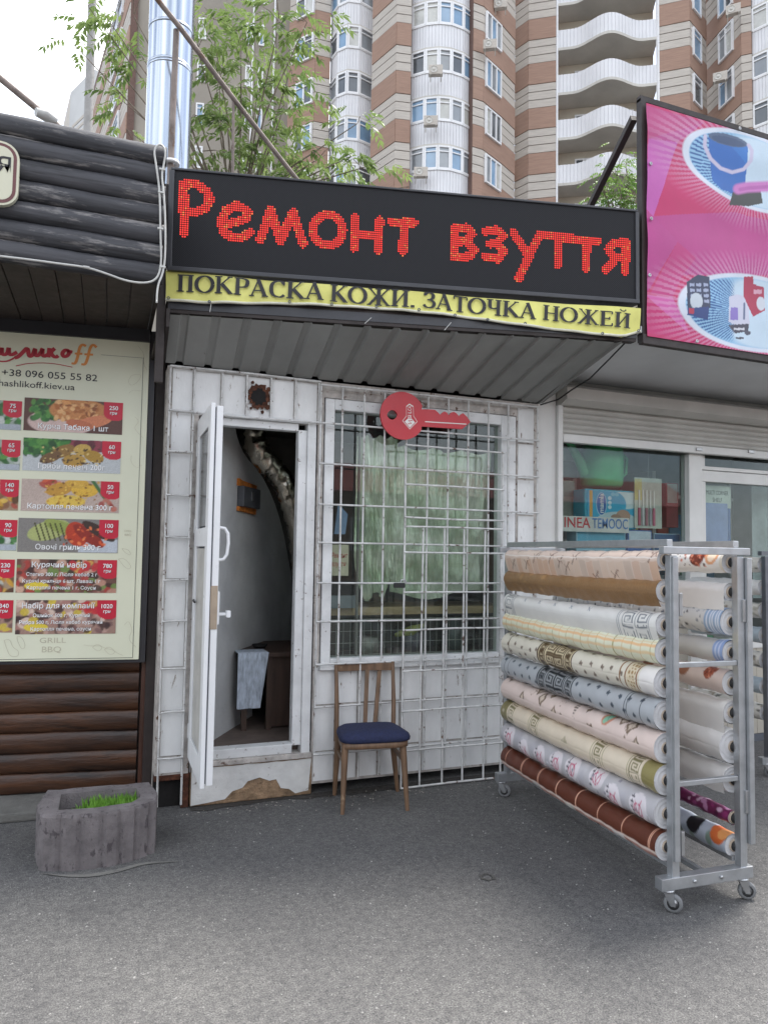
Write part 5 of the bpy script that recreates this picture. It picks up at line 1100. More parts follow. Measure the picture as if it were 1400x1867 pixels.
carton(1214, 880, 1236, 962, 4.62, (.40, .05, .06), (.6, .55, .5), 'tall red carton beside the shop window mullion', .12)
carton(1022, 815, 1052, 872, 4.80, (.18, .20, .20), (.45, .48, .46), 'dark grey carton beside the watering can spout', .15)
# lettered strip
a, b = PY(1024, 940, 4.445), PY(1146, 972, 4.445); LS = Plane((a.x, 4.445, b.z), (b.x, 4.445, b.z)); m = MB(); m.box(a.x, b.x, 4.446, 4.449, b.z, a.z); o = m.build('lettered_strip', pm('white_paper_strip', (.62, .60, .58), .6)); tag(o, 'white paper strip with red and blue capitals in the shop window', 'notice')
text_mesh('INEA', 'lettering', LS, .02, .03, (a.z-b.z)*.95, M_red, o, fit=LS.L*.38, bold=.01); text_mesh('TEMOOC', 'lettering', LS, LS.L*.44, .03, (a.z-b.z)*.95, pm('blue_ink', (.10, .22, .50), .5), o, fit=LS.L*.54, bold=.01)
# packed corner shelf in the door
a, b = PY(1281, 884, 4.47), PY(1333, 1030, 4.47); t = thing('shelf_pack', Vector(((a.x+b.x)/2, 4.5, b.z)), 'blue flat pack of a corner shelf hanging inside the shop door', 'package')
m = MB(); m.box(a.x, b.x, 4.47, 4.475, b.z+(a.z-b.z)*.72, a.z); m.build('header_card', pm('grey_green_card', (.52, .56, .50), .5), t)
m = MB(); m.box(a.x+.015, b.x-.035, 4.468, 4.51, b.z, b.z+(a.z-b.z)*.78); m.build('sleeve', pm('lavender_blue_plastic', (.20, .26, .50), .35, var=.2), t, bevel=.008); m = MB(); m.box(b.x-.03, b.x, 4.472, 4.52, b.z, b.z+(a.z-b.z)*.73); m.build('sleeve', pm('deep_blue_plastic', (.05, .12, .34), .35), t, bevel=.006)
SC = Plane((a.x, 4.47, a.z), (b.x, 4.47, a.z)); text_mesh('MULTI CORNER', 'lettering', SC, SC.L*.5, -.075, .05, M_ink, t, fit=SC.L*.8, align='CENTER', d=.002); text_mesh('SHELF', 'lettering', SC, SC.L*.5, -.135, .05, M_ink, t, fit=SC.L*.34, align='CENTER', d=.002)
# counter with pale curtain and shelves further in
a, b = PY(1369, 888, 4.75), PY(1470, 1050, 4.75); m = MB(); m.grid(lambda i, j: (a.x+(b.x-a.x)*i/20, 4.75+.02*math.sin(i*1.1), b.z-.2+(a.z+.3-b.z)*j), 20, 1); tag(m.build('hanging_sheet', pm('pale_grey_plastic', (.34, .38, .39), .6)), 'pale grey plastic sheet hanging inside the shop door', 'sheet')
t = thing('shop_shelf', (3.9, 5.5, 0), 'dim shelving at the back of the shop', 'shelf')
for z in (.6, 1.1, 1.6, 2.05):
    m = MB(); m.box(3.0, 5.8, 5.35, 5.8, z, z+.03); m.build('board', M_shop, t)
for x in (3., 3.9, 4.8, 5.75):
    m = MB(); m.box(x, x+.04, 5.36, 5.8, 0, 2.3); m.build('upright', M_shop, t)
cols = [(.5, .1, .08), (.6, .5, .12), (.1, .3, .5), (.5, .5, .5), (.12, .4, .2), (.4, .2, .4), (.6, .6, .55)]
for z in (.632, 1.132, 1.632):
    x = 3.08
    while x < 5.6:
        w_ = random.uniform(.1, .25); h_ = random.uniform(.14, .36)
        if not (3.80 < x < 3.95 or 3.86 < x+w_ < 3.95 or 4.7 < x+w_ < 4.85 or 4.7 < x < 4.85):
            m = MB(); m.box(x, x+w_*.9, 5.4, 5.6, z, z+h_); o = m.build('stock_box', pm('stock_%d' % int(x*100+z*1000), random.choice(cols), .5), t, bevel=.006)
        x += w_
# ================================================================== wheeled racks with rolls of oilcloth
M_capb = pm('black_plug', (.012, .012, .013), .7); M_core = pm('cardboard_core', (.40, .33, .26), .8)
M_rub = pm('grey_rubber_tyre', (.17, .175, .18), .7); M_rollp = printmat('oilcloth_print', .32, .5, .10, 9); M_back = pm('white_fleece_backing', (.52, .52, .53), .75, var=.15, scale=14)
RO = Vector((2.275, 2.43, 0)); RT = Vector((.054, .99854, 0)); RS = Vector((.99854, -.054, 0))
def RP(a, s, z): return RO+RT*a+RS*s+Vector((0, 0, z))
RK = thing('roll_rack', RP(.73, .18, 0), 'wheeled galvanised steel rack filled with patterned oilcloth rolls', 'rack')
LEN, WID = 1.47, .36
def tubeb(name, p, q, w=.034, h=None, par=RK, up=(0, 0, 1), mat=None):
    m = MB(); m.bar(p, q, w, h, up); return m.build(name, mat or M_steelgrey, par, bevel=.003)
tu = tuple(RT)
for a in (0, LEN):
    for s in (0, WID): tubeb('post', RP(a, s, .115), RP(a, s, 1.49), .036, .036, up=tu)
    tubeb('base_bar', RP(a, -.075, .118), RP(a, WID+.045, .118), .045, .05)
    tubeb('top_bar', RP(a-.012 if a == 0 else a+.012, -.06, 1.512), RP(a-.012 if a == 0 else a+.012, WID+.045, 1.512), .034, .032)
    for z in (1.02, .52): tubeb('cross_bar', RP(a, .019, z), RP(a, WID-.019, z), .022, .022)
tubeb('clip_post', RP(-.026, -.003, .21), RP(-.026, -.003, 1.485), .026, .016, up=tu); tubeb('clip_post', RP(-.02, WID+.034, .24), RP(-.02, WID+.034, 1.485), .026, .03, up=tu)
tubeb('top_rail', RP(.006, .0, 1.545), RP(LEN, .0, 1.545), .028, .03); tubeb('top_rail', RP(.006, WID, 1.545), RP(LEN, WID, 1.545), .028, .03)
tubeb('lower_rail', RP(.03, WID*.5, .125), RP(LEN-.03, WID*.5, .125), .022, .022); tubeb('lower_rail', RP(.02, WID-.02, .165), RP(LEN-.02, WID-.02, .165), .02, .02, mat=M_zinc); tubeb('lower_rail', RP(.02, .02, .165), RP(LEN-.02, .02, .165), .02, .02)
for s, z in ((.028, 1.28), (.03, .28), (WID+.012, 1.25), (WID+.014, .42)): tubeb('latch_pin', RP(-.02, s, z-.05), RP(-.02, s, z+.05), .018, .014, up=tu, mat=M_zinc)
for s in (.09, .23):
    m = MB(); m.lathe([(0, 0), (.008, 0), (.008, .006), (0, .006)], RP(-.0225, s, .118)-RT*.006, RT, 8); m.build('bolt', M_zinc, RK)
def caster(c, par, yaw):
    cw = MB(); c = Vector(c); d = Vector((math.cos(yaw), math.sin(yaw), 0)); ax = Vector((-d.y, d.x, 0)); w = c+d*.022+Vector((0, 0, .038))
    cs = MB(); cs.lathe([(0, .092), (.028, .092), (.028, .085), (.012, .085), (.012, .078), (0, .078)], c, (0, 0, 1), 14)
    for k in (-1, 1):
        o = ax*(k*.0155); cs.prism([c+o+d*-.016+Vector((0, 0, .084)), c+o+d*.022+Vector((0, 0, .084)), w+o+d*.010+Vector((0, 0, -.008)), w+o-d*.010+Vector((0, 0, -.008))], ax*(k*.003))
    cs.box(-.02, .02, -.0165, .0165, .080, .085, Matrix.Translation(c) @ Matrix.Rotation(yaw, 4, 'Z')); f = cs.build('caster', M_zinc, par)
    m = MB(); m.lathe([(.024, -.011), (.034, -.011), (.0375, -.006), (.038, 0), (.0375, .006), (.034, .011), (.024, .011)], w, ax, 24); m.build('tyre', M_rub, f)
    m = MB(); m.lathe([(0, -.013), (.008, -.013), (.009, -.009), (.025, -.008), (.025, .008), (.009, .009), (.008, .013), (0, .013)], w, ax, 20); m.build('rim', M_zinc, f)
caster(RP(0, -.03, 0), RK, -.75); caster(RP(0, WID+.0, 0), RK, -.5); caster(RP(LEN, -.045, 0), RK, -.6); caster(RP(LEN, WID, 0), RK, .6)
def meander(p, x, y, s, w, col, flip=1):
    pts = [(0, 0), (1, 0), (1, 1), (.0, 1), (0, .25), (.75, .25), (.75, .75), (.25, .75), (.25, .5), (.5, .5)]
    p.line([(x+s*(a if flip > 0 else 1-a), y+s*b) for a, b in pts], w, col)
RC = dict(cream='e0d2c4', white='e2e3e2', green='dde2c8', blue='aab4c0', pink='e2cfc6', grey='cfd0d6', brown='6b3a2a')
def roll(name, label, s, z, r, paint, a0=.035, a1=LEN-.035, flap=0., flapin=.05, group=None, nA=320, par_rack=(RP,), side=-1, mat=None, sag=.0, dark=True, droop=1.):
    RPf = par_rack[0]
    # cross-section: loose edge first, then up the outer face and once around
    prof = []
    if flap:
        nf = max(6, int(flap/.008))
        for k in range(nf): q = 1-k/nf; prof.append((side*(r-.0-flapin*q**1.5), -flap*q))
    nc = 52; a_start = PI if side < 0 else 0
    for k in range(nc+1):
        t = (PI+(0 if flap else 1.2)-2*PI*k/nc) if side < 0 else 2*PI*k/nc; prof.append((r*math.cos(t)*(1 if k < nc else .97), r*math.sin(t)))
    arc = [0.]
    for (x0, y0), (x1, y1) in zip(prof[:-1], prof[1:]): arc.append(arc[-1]+math.hypot(x1-x0, y1-y0))
    al = np.linspace(a0, a1, nA); arc = np.array(arc); ps = np.array(prof)
    U, V = np.meshgrid(al-a0, arc, indexing='ij'); p = Paint(U, V, 'ffffff'); p.len = a1-a0; p.flap = flap; p.r = r
    paint(p)
    wob = 1+.012*np.sin(al*9+z*7)[:, None]
    base = np.array(RPf(0, s, z)); tv = np.array(RPf(1, 0, 0))-np.array(RPf(0, 0, 0)); sv = np.array(RPf(0, 1, 0))-np.array(RPf(0, 0, 0))
    sg = -sag*np.sin(np.pi*(al-a0)/(a1-a0))
    Pt = base+tv*al[:, None, None]+sv*(ps[None, :, 0]*wob)[..., None]+np.array([0, 0, 1.])*(ps[None, :, 1]*wob+sg[:, None])[..., None]
    t = thing(name, RPf((a0+a1)/2, s, z-r), label, 'roll', group)
    Pt += (np.array([0, 0, 1.])*(.0018*np.sin(U*31+V*19+z*5)+.0012*np.sin(U*73-V*41))[..., None])
    painted('sheet', Pt, p.C, mat or M_rollp, t)
    for a, dirn in ((a0, -1), (a1, 1)):
        m = MB(); c = Vector(RPf(a, s, z)); ax = Vector(tuple(tv))*dirn
        rings = [(r*.99, -.001)]
        for k in range(4): rings += [(r*(.93-.13*k), -.001-.002*(k % 2)), (r*(.86-.13*k), -.001-.002*((k+1) % 2))]
        rings += [(.024, .0), (.024, .012), (.018, .012), (.018, -.03), (0, -.03)]
        m.lathe(rings[:-4], c, ax, 24); m.build('roll_end', M_back, t)
        m = MB(); m.lathe([(.026, -.004), (.026, .008), (.0225, .008), (.0225, -.02)], c, ax, 16); m.build('core', M_core, t)
        m = MB(); m.lathe([(.022, .0), (.022, .020), (.009, .020), (.009, .045), (0, .045)], c, ax, 12); m.build('plug', M_capb, t)
    return t
def dots(p, n, col, size, y0=0., y1=1., x0=0, x1=9, rot=.5):
    for k in range(n):
        x, y = random.uniform(x0, min(x1, p.len)), random.uniform(y0, y1); c_, s_ = math.cos(rot), math.sin(rot); q = size
        p.poly([(x+q*a*c_-q*b*s_, y+q*a*s_+q*b*c_) for a, b in ((-.5, -.5), (.5, -.5), (.5, .5), (-.5, .5))], col)
def gdots(p, col, size, sx_, sy_, x0, x1, rot=.5, jit=.15):
    y = -.01; row = 0
    while y < p.V.max()+.02:
        x = x0+(row % 2)*sx_/2
        while x < x1:
            xx, yy = x+random.uniform(-jit, jit)*sx_, y+random.uniform(-jit, jit)*sy_; c_, s_ = math.cos(rot), math.sin(rot)
            p.poly([(xx+size*a*c_-size*b*s_, yy+size*a*s_+size*b*c_) for a, b in ((-.5, -.5), (.5, -.5), (.5, .5), (-.5, .5))], col); x += sx_
        y += sy_; row += 1
def ring(p, x0, x1, col, a=1.): p.rect(x0, x1, -1, 9, col, a)
def keyband(p, x0, x1, w, col, n=None):
    s = x1-x0; y = -.02
    while y < p.V.max()+.05: meander(p, x0, y, s*.9, w, col); y += s*1.05
def f1(p):
    ring(p, -1, 9, 'dcc8ba'); 
    for k in range(26): p.rect(.06*k, .06*k+.055, p.flap-.12+random.uniform(-.02, .02), p.flap+.0, random.choice(['d0b09a', 'c8b4a4', 'd8c0ac', 'cfa98c']), .7)
    for k in range(16):
        x = .05+.083*k+random.uniform(-.02, .02); y = random.uniform(.0, p.flap+.09)
        p.line([(x-.03, y+.03), (x, y), (x+.025, y-.035)], .006, '5e4038', .9); p.line([(x, y), (x+.02, y+.02)], .004, '7a5244', .9); p.line([(x-.015, y+.012), (x-.025, y-.01)], .004, '7a5244'); p.ell(x-.03, y+.03, .009, .006, 'a88a7c')
    p.rect(-1, 9, p.flap+.012, p.flap+.016, 'efe6de')
def f2(p): ring(p, -1, 9, '8a6a48'); p.speck(.10); p.blobs(40, .9, 1.4, 0, .3, .02, ['b08a5c', '94724c'], .5)
def f3(p):
    ring(p, -1, 9, 'e0dfdb'); L_ = p.len
    for x in (.16, .30): keyband(p, .06 if x < .2 else .16, .15 if x < .2 else .24, .006, '6f767e'); 
    ring(p, .045, .051, '8a9098'); ring(p, .255, .259, '8a9098'); ring(p, .27, .273, '8a9098'); ring(p, L_-.13, L_-.126, '8a9098'); ring(p, L_-.115, L_-.112, '8a9098'); keyband(p, L_-.10, L_-.02, .005, '6f767e')
    for k in range(5): x = .5+.16*k; p.line([(x, .12), (x+.02, .14)], .006, '8c939b'); p.line([(x+.02, .12), (x, .14)], .004, '9aa0a8'); p.line([(x-.02, .15), (x+.03, .15)], .003, 'a0a6ae')
def f4(p):
    ring(p, -1, 9, 'e0e0c8'); x = .03; k = 0
    while x < p.len: ring(p, x, x+.0045, 'a09a66' if k % 2 == 0 else 'd0b486'); x += .066; k += 1
    p.rect(-1, 9, .085, .10, 'e6b27c', .8); p.rect(-1, 9, .055, .062, 'e4c08c', .7); p.rect(-1, 9, .11, .114, 'dcc49c', .7); p.rect(-1, 9, .20, .215, 'e6b27c', .8)
def keywide(p, x0, x1, bg, ink, edge):
    ring(p, x0-.09, x1+.09, bg); 
    for q in (x0-.09, x0-.015, x1+.012, x1+.085): ring(p, q, q+.010, edge)
    keyband(p, x0-.07, x0-.025, .007, ink); keyband(p, x1+.03, x1+.075, .007, ink); y = -.02
    while y < p.V.max()+.1: meander(p, x0+.004, y, (x1-x0)*.46, .010, ink); meander(p, x0+(x1-x0)*.51, y, (x1-x0)*.46, .010, ink, -1); y += (x1-x0)*.52
def f5(p):
    ring(p, -1, 9, 'd9d3c4'); gdots(p, '7a6c60', .020, .085, .07, 0, p.len); keywide(p, .72, .88, 'd2c4a4', '57432c', '4e3a2a')
    for a in (.11, .19, .23): ring(p, a, a+.010, '8a6038')
    ring(p, .125, .185, 'd8cbb0'); gdots(p, '9c7c50', .012, .02, .02, .13, .18, 0, .05); ring(p, -.1, .10, 'e4e0dc'); ring(p, p.len-.10, p.len-.09, '6a5540')
def f6(p):
    ring(p, -1, 9, 'acb0b4'); gdots(p, '4a525d', .021, .085, .07, 0, p.len); keywide(p, .72, .88, 'a2a5a8', '20262e', '2c333c')
    for a in (.09, .18, .20): ring(p, a, a+.006, '333a44')
    ring(p, p.len-.09, p.len-.085, '3c434c'); ring(p, p.len-.045, p.len-.04, '3c434c')
def f7(p):
    ring(p, -1, 9, 'e0cdc4')
    for k in range(20):
        x = .05+.068*k; y = random.uniform(.02, .28); q = random.choice((.025, .04, .05)); r_ = [(x, y-q), (x+q*.7, y), (x, y+q), (x-q*.7, y)]; p.poly(r_, '7c6a58'); 
        if q > .025: p.poly([(x+(a-x)*.6, y+(b-y)*.6) for a, b in r_], 'd6c4b4')
    dots(p, 22, '86725f', .012, 0, .32, 0, 2, .9); p.ell(.36, .13, .04, .045, 'c98a72'); p.ell(.36, .13, .022, .036, '8cc0a4', 1, .4); p.line([(.35, .11), (.37, .15)], .004, '6a8c78')
    for k in range(7): p.line([(.60+.004*k, .07+.017*k), (.62+.004*k, .072+.017*k)], .006, '5a5048')
    for x in (.2, .75, 1.05): p.line(circ(x, .12, .02, .022, 14), .002, 'b09a8c')
def f8(p):
    ring(p, -1, 9, 'dccfba'); ring(p, -1, .085, '8f8658'); ring(p, p.len-.075, 9, '847c54')
    for x in (.10, .38, .98): 
        for q in (0, .085): keyband(p, x+.006, x+.075, .006, '7d7755')
        for q in (-.012, .084): ring(p, x+q, x+q+.004, '9c9670')
    keyband(p, p.len-.15, p.len-.085, .006, '7d7755')
    for y in (.06, .22): 
        for k in range(5): p.line([(.70-.03+.006*k, y+.006*k), (.70+.006*k, y-.03+.006*k)], .004, '8c8664')
    dots(p, 10, 'b8b09a', .02, 0, .3)
def f9(p):
    ring(p, -1, 9, 'b8b6ba'); p.blobs(40, 0, p.len, 0, .32, .05, ['acaab0', 'c8c6ca', 'b2b0b8'], .6)
    for k in range(8):
        x = .09+.172*k+random.uniform(-.03, .03); y = .085+random.uniform(-.035, .05); p.ell(x, y, .06, .065, 'dcd6da'); p.line(circ(x, y-.012, .026, .03, 16), .006, 'c05c78'); p.line([(x-.02, y+.03), (x, y-.035), (x+.018, y+.02)], .005, 'b84c6c')
        for j in range(5): xx = x-.05+.008*j; p.line([(x+.03, y-.05+.022*j), (x+.045, y-.052+.022*j)], .006, '4c4a52'); p.line([(x+.037, y-.055+.022*j), (x+.037, y-.04+.022*j)], .004, '4c4a52')
    dots(p, 16, '8f8c98', .014, 0, .32); 
    for k in range(5): p.line(circ(.05+.27*k, .05, .016, .016, 12), .003, 'dcdce2')
def f10(p):
    ring(p, -1, 9, '5e3224'); p.speck(.06); x = .035; k = 0
    while x < p.len+.05: ring(p, x, x+.010, 'd8a890'); ring(p, x+.003, x+.006, '8a5340'); x += .185
    p.rect(-1, 9, -1, .045, 'c49488'); p.rect(-1, 9, .038, .055, 'e4d0c4'); [p.rect(x_, x_+.09, .0, .045, c_) for x_, c_ in ((.22, 'dcd6d2'), (.62, 'd8d4cc'), (.95, 'd0ccc8'))]
FR = [(f1, 'beige branch print roll, topmost on the facing side of the rack', .043, .105), (f2, 'plain golden brown roll, second from the top on the facing side', .05, .07), (f3, 'white roll with grey Greek key ends, third from the top', .052, .085), (f4, 'pale green roll with fine tan rings, fourth from the top', .057, 0), (f5, 'cream roll with a brown Greek key band in the middle', .064, .03),
      (f6, 'blue grey roll with a black Greek key band in the middle', .066, .0), (f7, 'pinkish roll with brown diamonds and a small teapot', .066, .05), (f8, 'cream and olive gold roll with key squares', .066, .05), (f9, 'grey roll printed with pink and white cafe motifs', .067, 0), (f10, 'dark brown roll with pale rings at the bottom of the rack', .062, 0)]
ZL = [1.470, 1.334, 1.188, 1.072, .938, .800, .662, .527, .388, .250]
for (fn, lab, r_, fl_), z in zip(FR, ZL): roll('oilcloth_roll', lab, -.002, z, r_, fn, flap=fl_, flapin=.03, group='oilcloth rolls on the wheeled rack', sag=random.uniform(.003, .011))
# far side of the rack
def h1(p):
    ring(p, -1, 9, 'e2e0dc'); p.ell(.16, .10, .05, .06, '7a3a2c'); p.ell(.24, .16, .05, .06, '6c3024'); p.blobs(60, .1, .3, .04, .2, .008, ['c06a50', '4a2018', 'd89078']); p.ell(.07, .10, .04, .05, 'd8a078'); p.ell(.07, .10, .026, .036, 'ecd8c0'); p.ell(.7, .1, .1, .05, 'a83c34'); p.ell(1.1, .1, .1, .05, '6c3024'); ring(p, -.1, .02, 'd8d2c4')
def hw(p): ring(p, -1, 9, 'dcdad8')
def h3(p):
    ring(p, -1, 9, 'c8c8c8'); ring(p, -1, .10, '8fa6c4'); [ring(p, .012*k, .012*k+.005, 'd8dee8') for k in range(8)]; p.blobs(420, .1, p.len, 0, .36, .010, ['2c2f38', '6e7480', 'eceef0', 'a8aeb8', '505a6c'])
def h4(p): ring(p, -1, 9, 'c4c4c4'); ring(p, -1, .06, '8ea4d0'); [ring(p, .010*k, .010*k+.004, 'c8d2e8') for k in range(6)]
def h5(p): ring(p, -1, 9, 'd6c4bc'); p.ell(.09, .12, .035, .05, 'a05844'); p.blobs(20, .06, .12, .08, .16, .008, ['d08870', '703020']); p.ell(.25, .12, .04, .06, '9c6a54'); p.ell(.25, .15, .03, .03, '8a5844'); p.ell(.5, .12, .05, .06, '8a5c48')
def h9(p): ring(p, -1, 9, '6e2450'); p.blobs(260, 0, p.len, 0, .3, .016, ['9c4a80', 'c890b8', '4a1438', '8a3468', 'dcb8d0'])
def h10(p): ring(p, -1, 9, 'b8c0cc'); p.blobs(50, 0, p.len, 0, .3, .03, ['c8ced6', 'a4b0bc', '7c9080', 'd4d8dc']); p.ell(.05, .12, .05, .07, 'd8703c'); p.ell(.03, .12, .03, .04, 'e8a060'); p.ell(.20, .10, .045, .055, '1c1a1e'); p.ell(.22, .16, .02, .03, '2c3a2c'); p.ell(.55, .1, .05, .05, 'c05a40')
BR_ = [(h1, 'white roll printed with brown coffee beans, top of the rack end', .050, 0, .0), (hw, 'white backed roll below the coffee bean roll', .040, .085, -.03), (h3, 'blue and black flowered roll gathered at its end', .062, 0, 0), (h4, 'plain pale blue grey roll above the cross bar', .052, 0, 0), (h5, 'pinkish beige roll with brown cups', .055, 0, 0), (hw, 'white backed roll hanging loose over the middle of the rack end', .050, .12, -.02),
       (hw, 'widest white backed roll in the rack end', .075, .03, 0), (hw, 'white backed roll behind the lower cross bar', .058, .06, -.02), (h9, 'thin purple flowered roll near the bottom of the rack', .030, 0, 0), (h10, 'pale roll with an orange and a black flower at the bottom', .050, 0, 0)]
ZR = [1.462, 1.330, 1.196, 1.060, .925, .795, .645, .50, .335, .215]
for (fn, lab, r_, fl_, fi), z in zip(BR_, ZR): roll('oilcloth_roll', lab, WID-.005, z, r_, fn, flap=fl_, flapin=.03+fi, group='oilcloth rolls on the wheeled rack', nA=200)
# second rack, only its edge in view
c = PG(1399, 1418); O2 = Vector((c.x+.03, c.y+.02, 0)); 
def RP2(a, s, z): return O2+RT*a+RS*s+Vector((0, 0, z))
R2K = thing('roll_rack', RP2(.6, .18, 0), 'second wheeled roll rack cut off by the picture edge', 'rack')
M_darkst = pm('dark_steel_tube', (.16, .17, .19), .4, metal=.6, var=.2)
for a in (0, 1.3):
    for s in (0, .36): m = MB(); m.bar(RP2(a, s, .10), RP2(a, s, 1.50), .04, .036, tuple(RT)); m.build('post', M_darkst, R2K, bevel=.003)
    m = MB(); m.bar(RP2(a, -.07, .11), RP2(a, .42, .11), .04, .045); m.build('base_bar', M_steelgrey, R2K)
    m = MB(); m.bar(RP2(a, -.05, 1.52), RP2(a, .42, 1.52), .034, .03); m.build('top_bar', M_darkst, R2K)
for a in (0, 1.3):
    for s in (-.02, .36): caster(RP2(a, s, 0), R2K, -.6)
def s1(p): ring(p, -1, 9, 'd4d0c8'); p.blobs(160, 0, p.len, 0, .3, .02, ['5a5a54', 'a8a498', '8c7c68'])
def s2(p): ring(p, -1, 9, 'a8b4bc')
for k, (z, fn, lab) in enumerate(((1.44, s1, 'dark spotted roll at the top of the second rack'), (1.28, hw, 'white roll on the second rack below the spotted one'), (1.12, s1, 'spotted grey roll in the upper half of the second rack'), (.95, s2, 'pale blue roll in the middle of the second rack'), (.78, s1, 'spotted roll below the pale blue one on the second rack'), (.60, s2, 'blue grey roll low on the second rack'), (.42, s1, 'lowest spotted roll on the second rack'))):
    roll('oilcloth_roll', lab, .02, z, .055, fn, a1=1.25, group='oilcloth rolls on the second rack', nA=60, par_rack=(RP2,))
# ================================================================== apartment buildings behind
M_brick = pm('red_brown_brick', (.32, .205, .155), .85, var=.16, scale=1.2, stretch=(1, 1, 14), bump=.1)
M_stone = pm('pale_facing_brick', (.47, .43, .385), .85, var=.14, scale=1.2, stretch=(1, 1, 14), bump=.1)
M_joint = pm('dark_red_joint', (.14, .085, .07), .9, var=.2)
M_siding = pm('white_siding', (.66, .66, .68), .45, var=.08, scale=.6)
M_wfr = pm('white_window_plastic', (.74, .74, .75), .35, var=.05)
M_plain = pm('grey_beige_render', (.30, .27, .23), .9, var=.14, scale=.25, bump=.1)
M_slabc = pm('balcony_concrete', (.52, .50, .46), .9, var=.15, scale=.5)
M_shade = pm('loggia_render', (.50, .45, .37), .9, var=.2, scale=.4)
PANES = [pm('pane_sky', (.20, .32, .46), .08, spec=.9, var=.25, scale=.5), pm('pane_dark', (.10, .11, .12), .08, spec=.9, var=.3, scale=.5), pm('pane_grey', (.26, .28, .30), .1, spec=.9, var=.3, scale=.4), pm('pane_curtain', (.50, .50, .47), .25, spec=.8, var=.2, scale=1.)]
FH, ZBR = 2.97, 28.6-2.97*3            # storey height, foot of the lowest brick band built
NF = 7
def pp(x, zc, y=200):
    p = PD(x, y, zc); return Vector((p.x, p.y, 0))
def nrm2(a, b):
    d = (b-a).normalized(); n = Vector((d.y, -d.x, 0))
    if n.dot(-a) < 0: n = -n
    return n
def vslab(m, a, b, z0, z1, d0, d1):
    n = nrm2(a, b); m.prism([a+n*d0+Vector((0, 0, z0)), b+n*d0+Vector((0, 0, z0)), b+n*d0+Vector((0, 0, z1)), a+n*d0+Vector((0, 0, z1))], n*(d1-d0))
def bricks(par, a, b, floors=range(NF)):
    m = MB(); vslab(m, a, b, 0, ZBR+FH*NF+1, -.5, -.06); m.build('wall', M_joint, par)
    for k in floors:
        z = ZBR+FH*k; m = MB(); vslab(m, a, b, z, z+1.36, -.05, .03); m.build('brick_band', M_brick, par)
        h = (FH-1.36)/3
        for j in range(3):
            m = MB(); vslab(m, a, b, z+1.36+h*j+.05, z+1.36+h*(j+1)-(.03 if j == 2 else 0), -.05, .0); m.build('stone_course', M_stone, par)
def window(par, a, b, z0, z1, d=.02, n=2, seed=None, transom=True):
    """framed glazing between plan points"""
    m = MB(); L_ = (b-a).length; u = (b-a).normalized(); f = .10
    vslab(m, a, a+u*f, z0, z1, d-.08, d+.06); vslab(m, b-u*f, b, z0, z1, d-.08, d+.06); vslab(m, a+u*f, b-u*f, z1-f, z1, d-.08, d+.06); vslab(m, a+u*f, b-u*f, z0, z0+f, d-.08, d+.06)
    for k in range(1, n): c = a+u*(L_*k/n); vslab(m, c-u*f*.5, c+u*f*.5, z0+f, z1-f, d-.08, d+.055)
    if transom: vslab(m, a+u*f, b-u*f, z0+(z1-z0)*.74, z0+(z1-z0)*.74+.06, d-.08, d+.045)
    w = m.build('window', M_wfr, par)
    for k in range(n):
        p0, p1 = a+u*(L_*k/n), a+u*(L_*(k+1)/n); m = MB(); vslab(m, p0+u*.03, p1-u*.03, z0+.05, z1-.05, d-.07, d-.02); m.build('pane', random.choice(PANES), w)
def arcpts(a, b, bulge, n):
    nn = nrm2(a, b); return [a.lerp(b, k/n)+nn*(bulge*(1-(2*k/n-1)**2)) for k in range(n+1)]
def siding(par, pts, z0, z1, name='parapet', pitch=.16, mat=None):
    P = []; tot = 0
    for p, q in zip(pts[:-1], pts[1:]):
        n = nrm2(p, q); L_ = (q-p).length; c = max(1, int(L_/pitch))
        for k in range(c):
            for dt, dd in ((0, 0), (.8, 0), (.86, -.03), (.96, -.03)): P.append(p.lerp(q, (k+dt)/c)+n*dd)
    P.append(pts[-1]); m = MB(); m.grid(lambda i, j: (P[i].x, P[i].y, z0 if j == 0 else z1), len(P)-1, 1, smooth=False)
    cap = MB(); o = m.build(name, mat or M_siding, par, fixn=False)
    return o
def slabarc(par, pts, back, z0, z1, name, mat):
    m = MB(); m.prism([Vector((p.x, p.y, z0)) for p in pts]+[Vector((p.x, p.y, z0)) for p in back[::-1]], (0, 0, z1-z0)); return m.build(name, mat, par)
def bay(par, a, b, bulge, nwin, off=0., skip=()):
    pts = arcpts(a, b, bulge, nwin)
    m = MB(); vslab(m, a, b, 0, ZBR+FH*NF, -1.6, -1.2); m.build('wall', M_shade, par)
    for k in range(NF):
        z = ZBR+FH*k+off
        siding(par, pts, z-.02, z+1.32); slabarc(par, [p*1 for p in pts], [a-nrm2(a, b)*1.2, b-nrm2(a, b)*1.2], z-.16, z-.021, 'slab', M_slabc)
        slabarc(par, [p+nrm2(a, b)*.06 for p in pts], [a, b], z+1.321, z+1.38, 'sill', M_wfr)
        for p, q in zip(pts[:-1], pts[1:]): window(par, p, q, z+1.381, z+FH-.161, .0, 1)
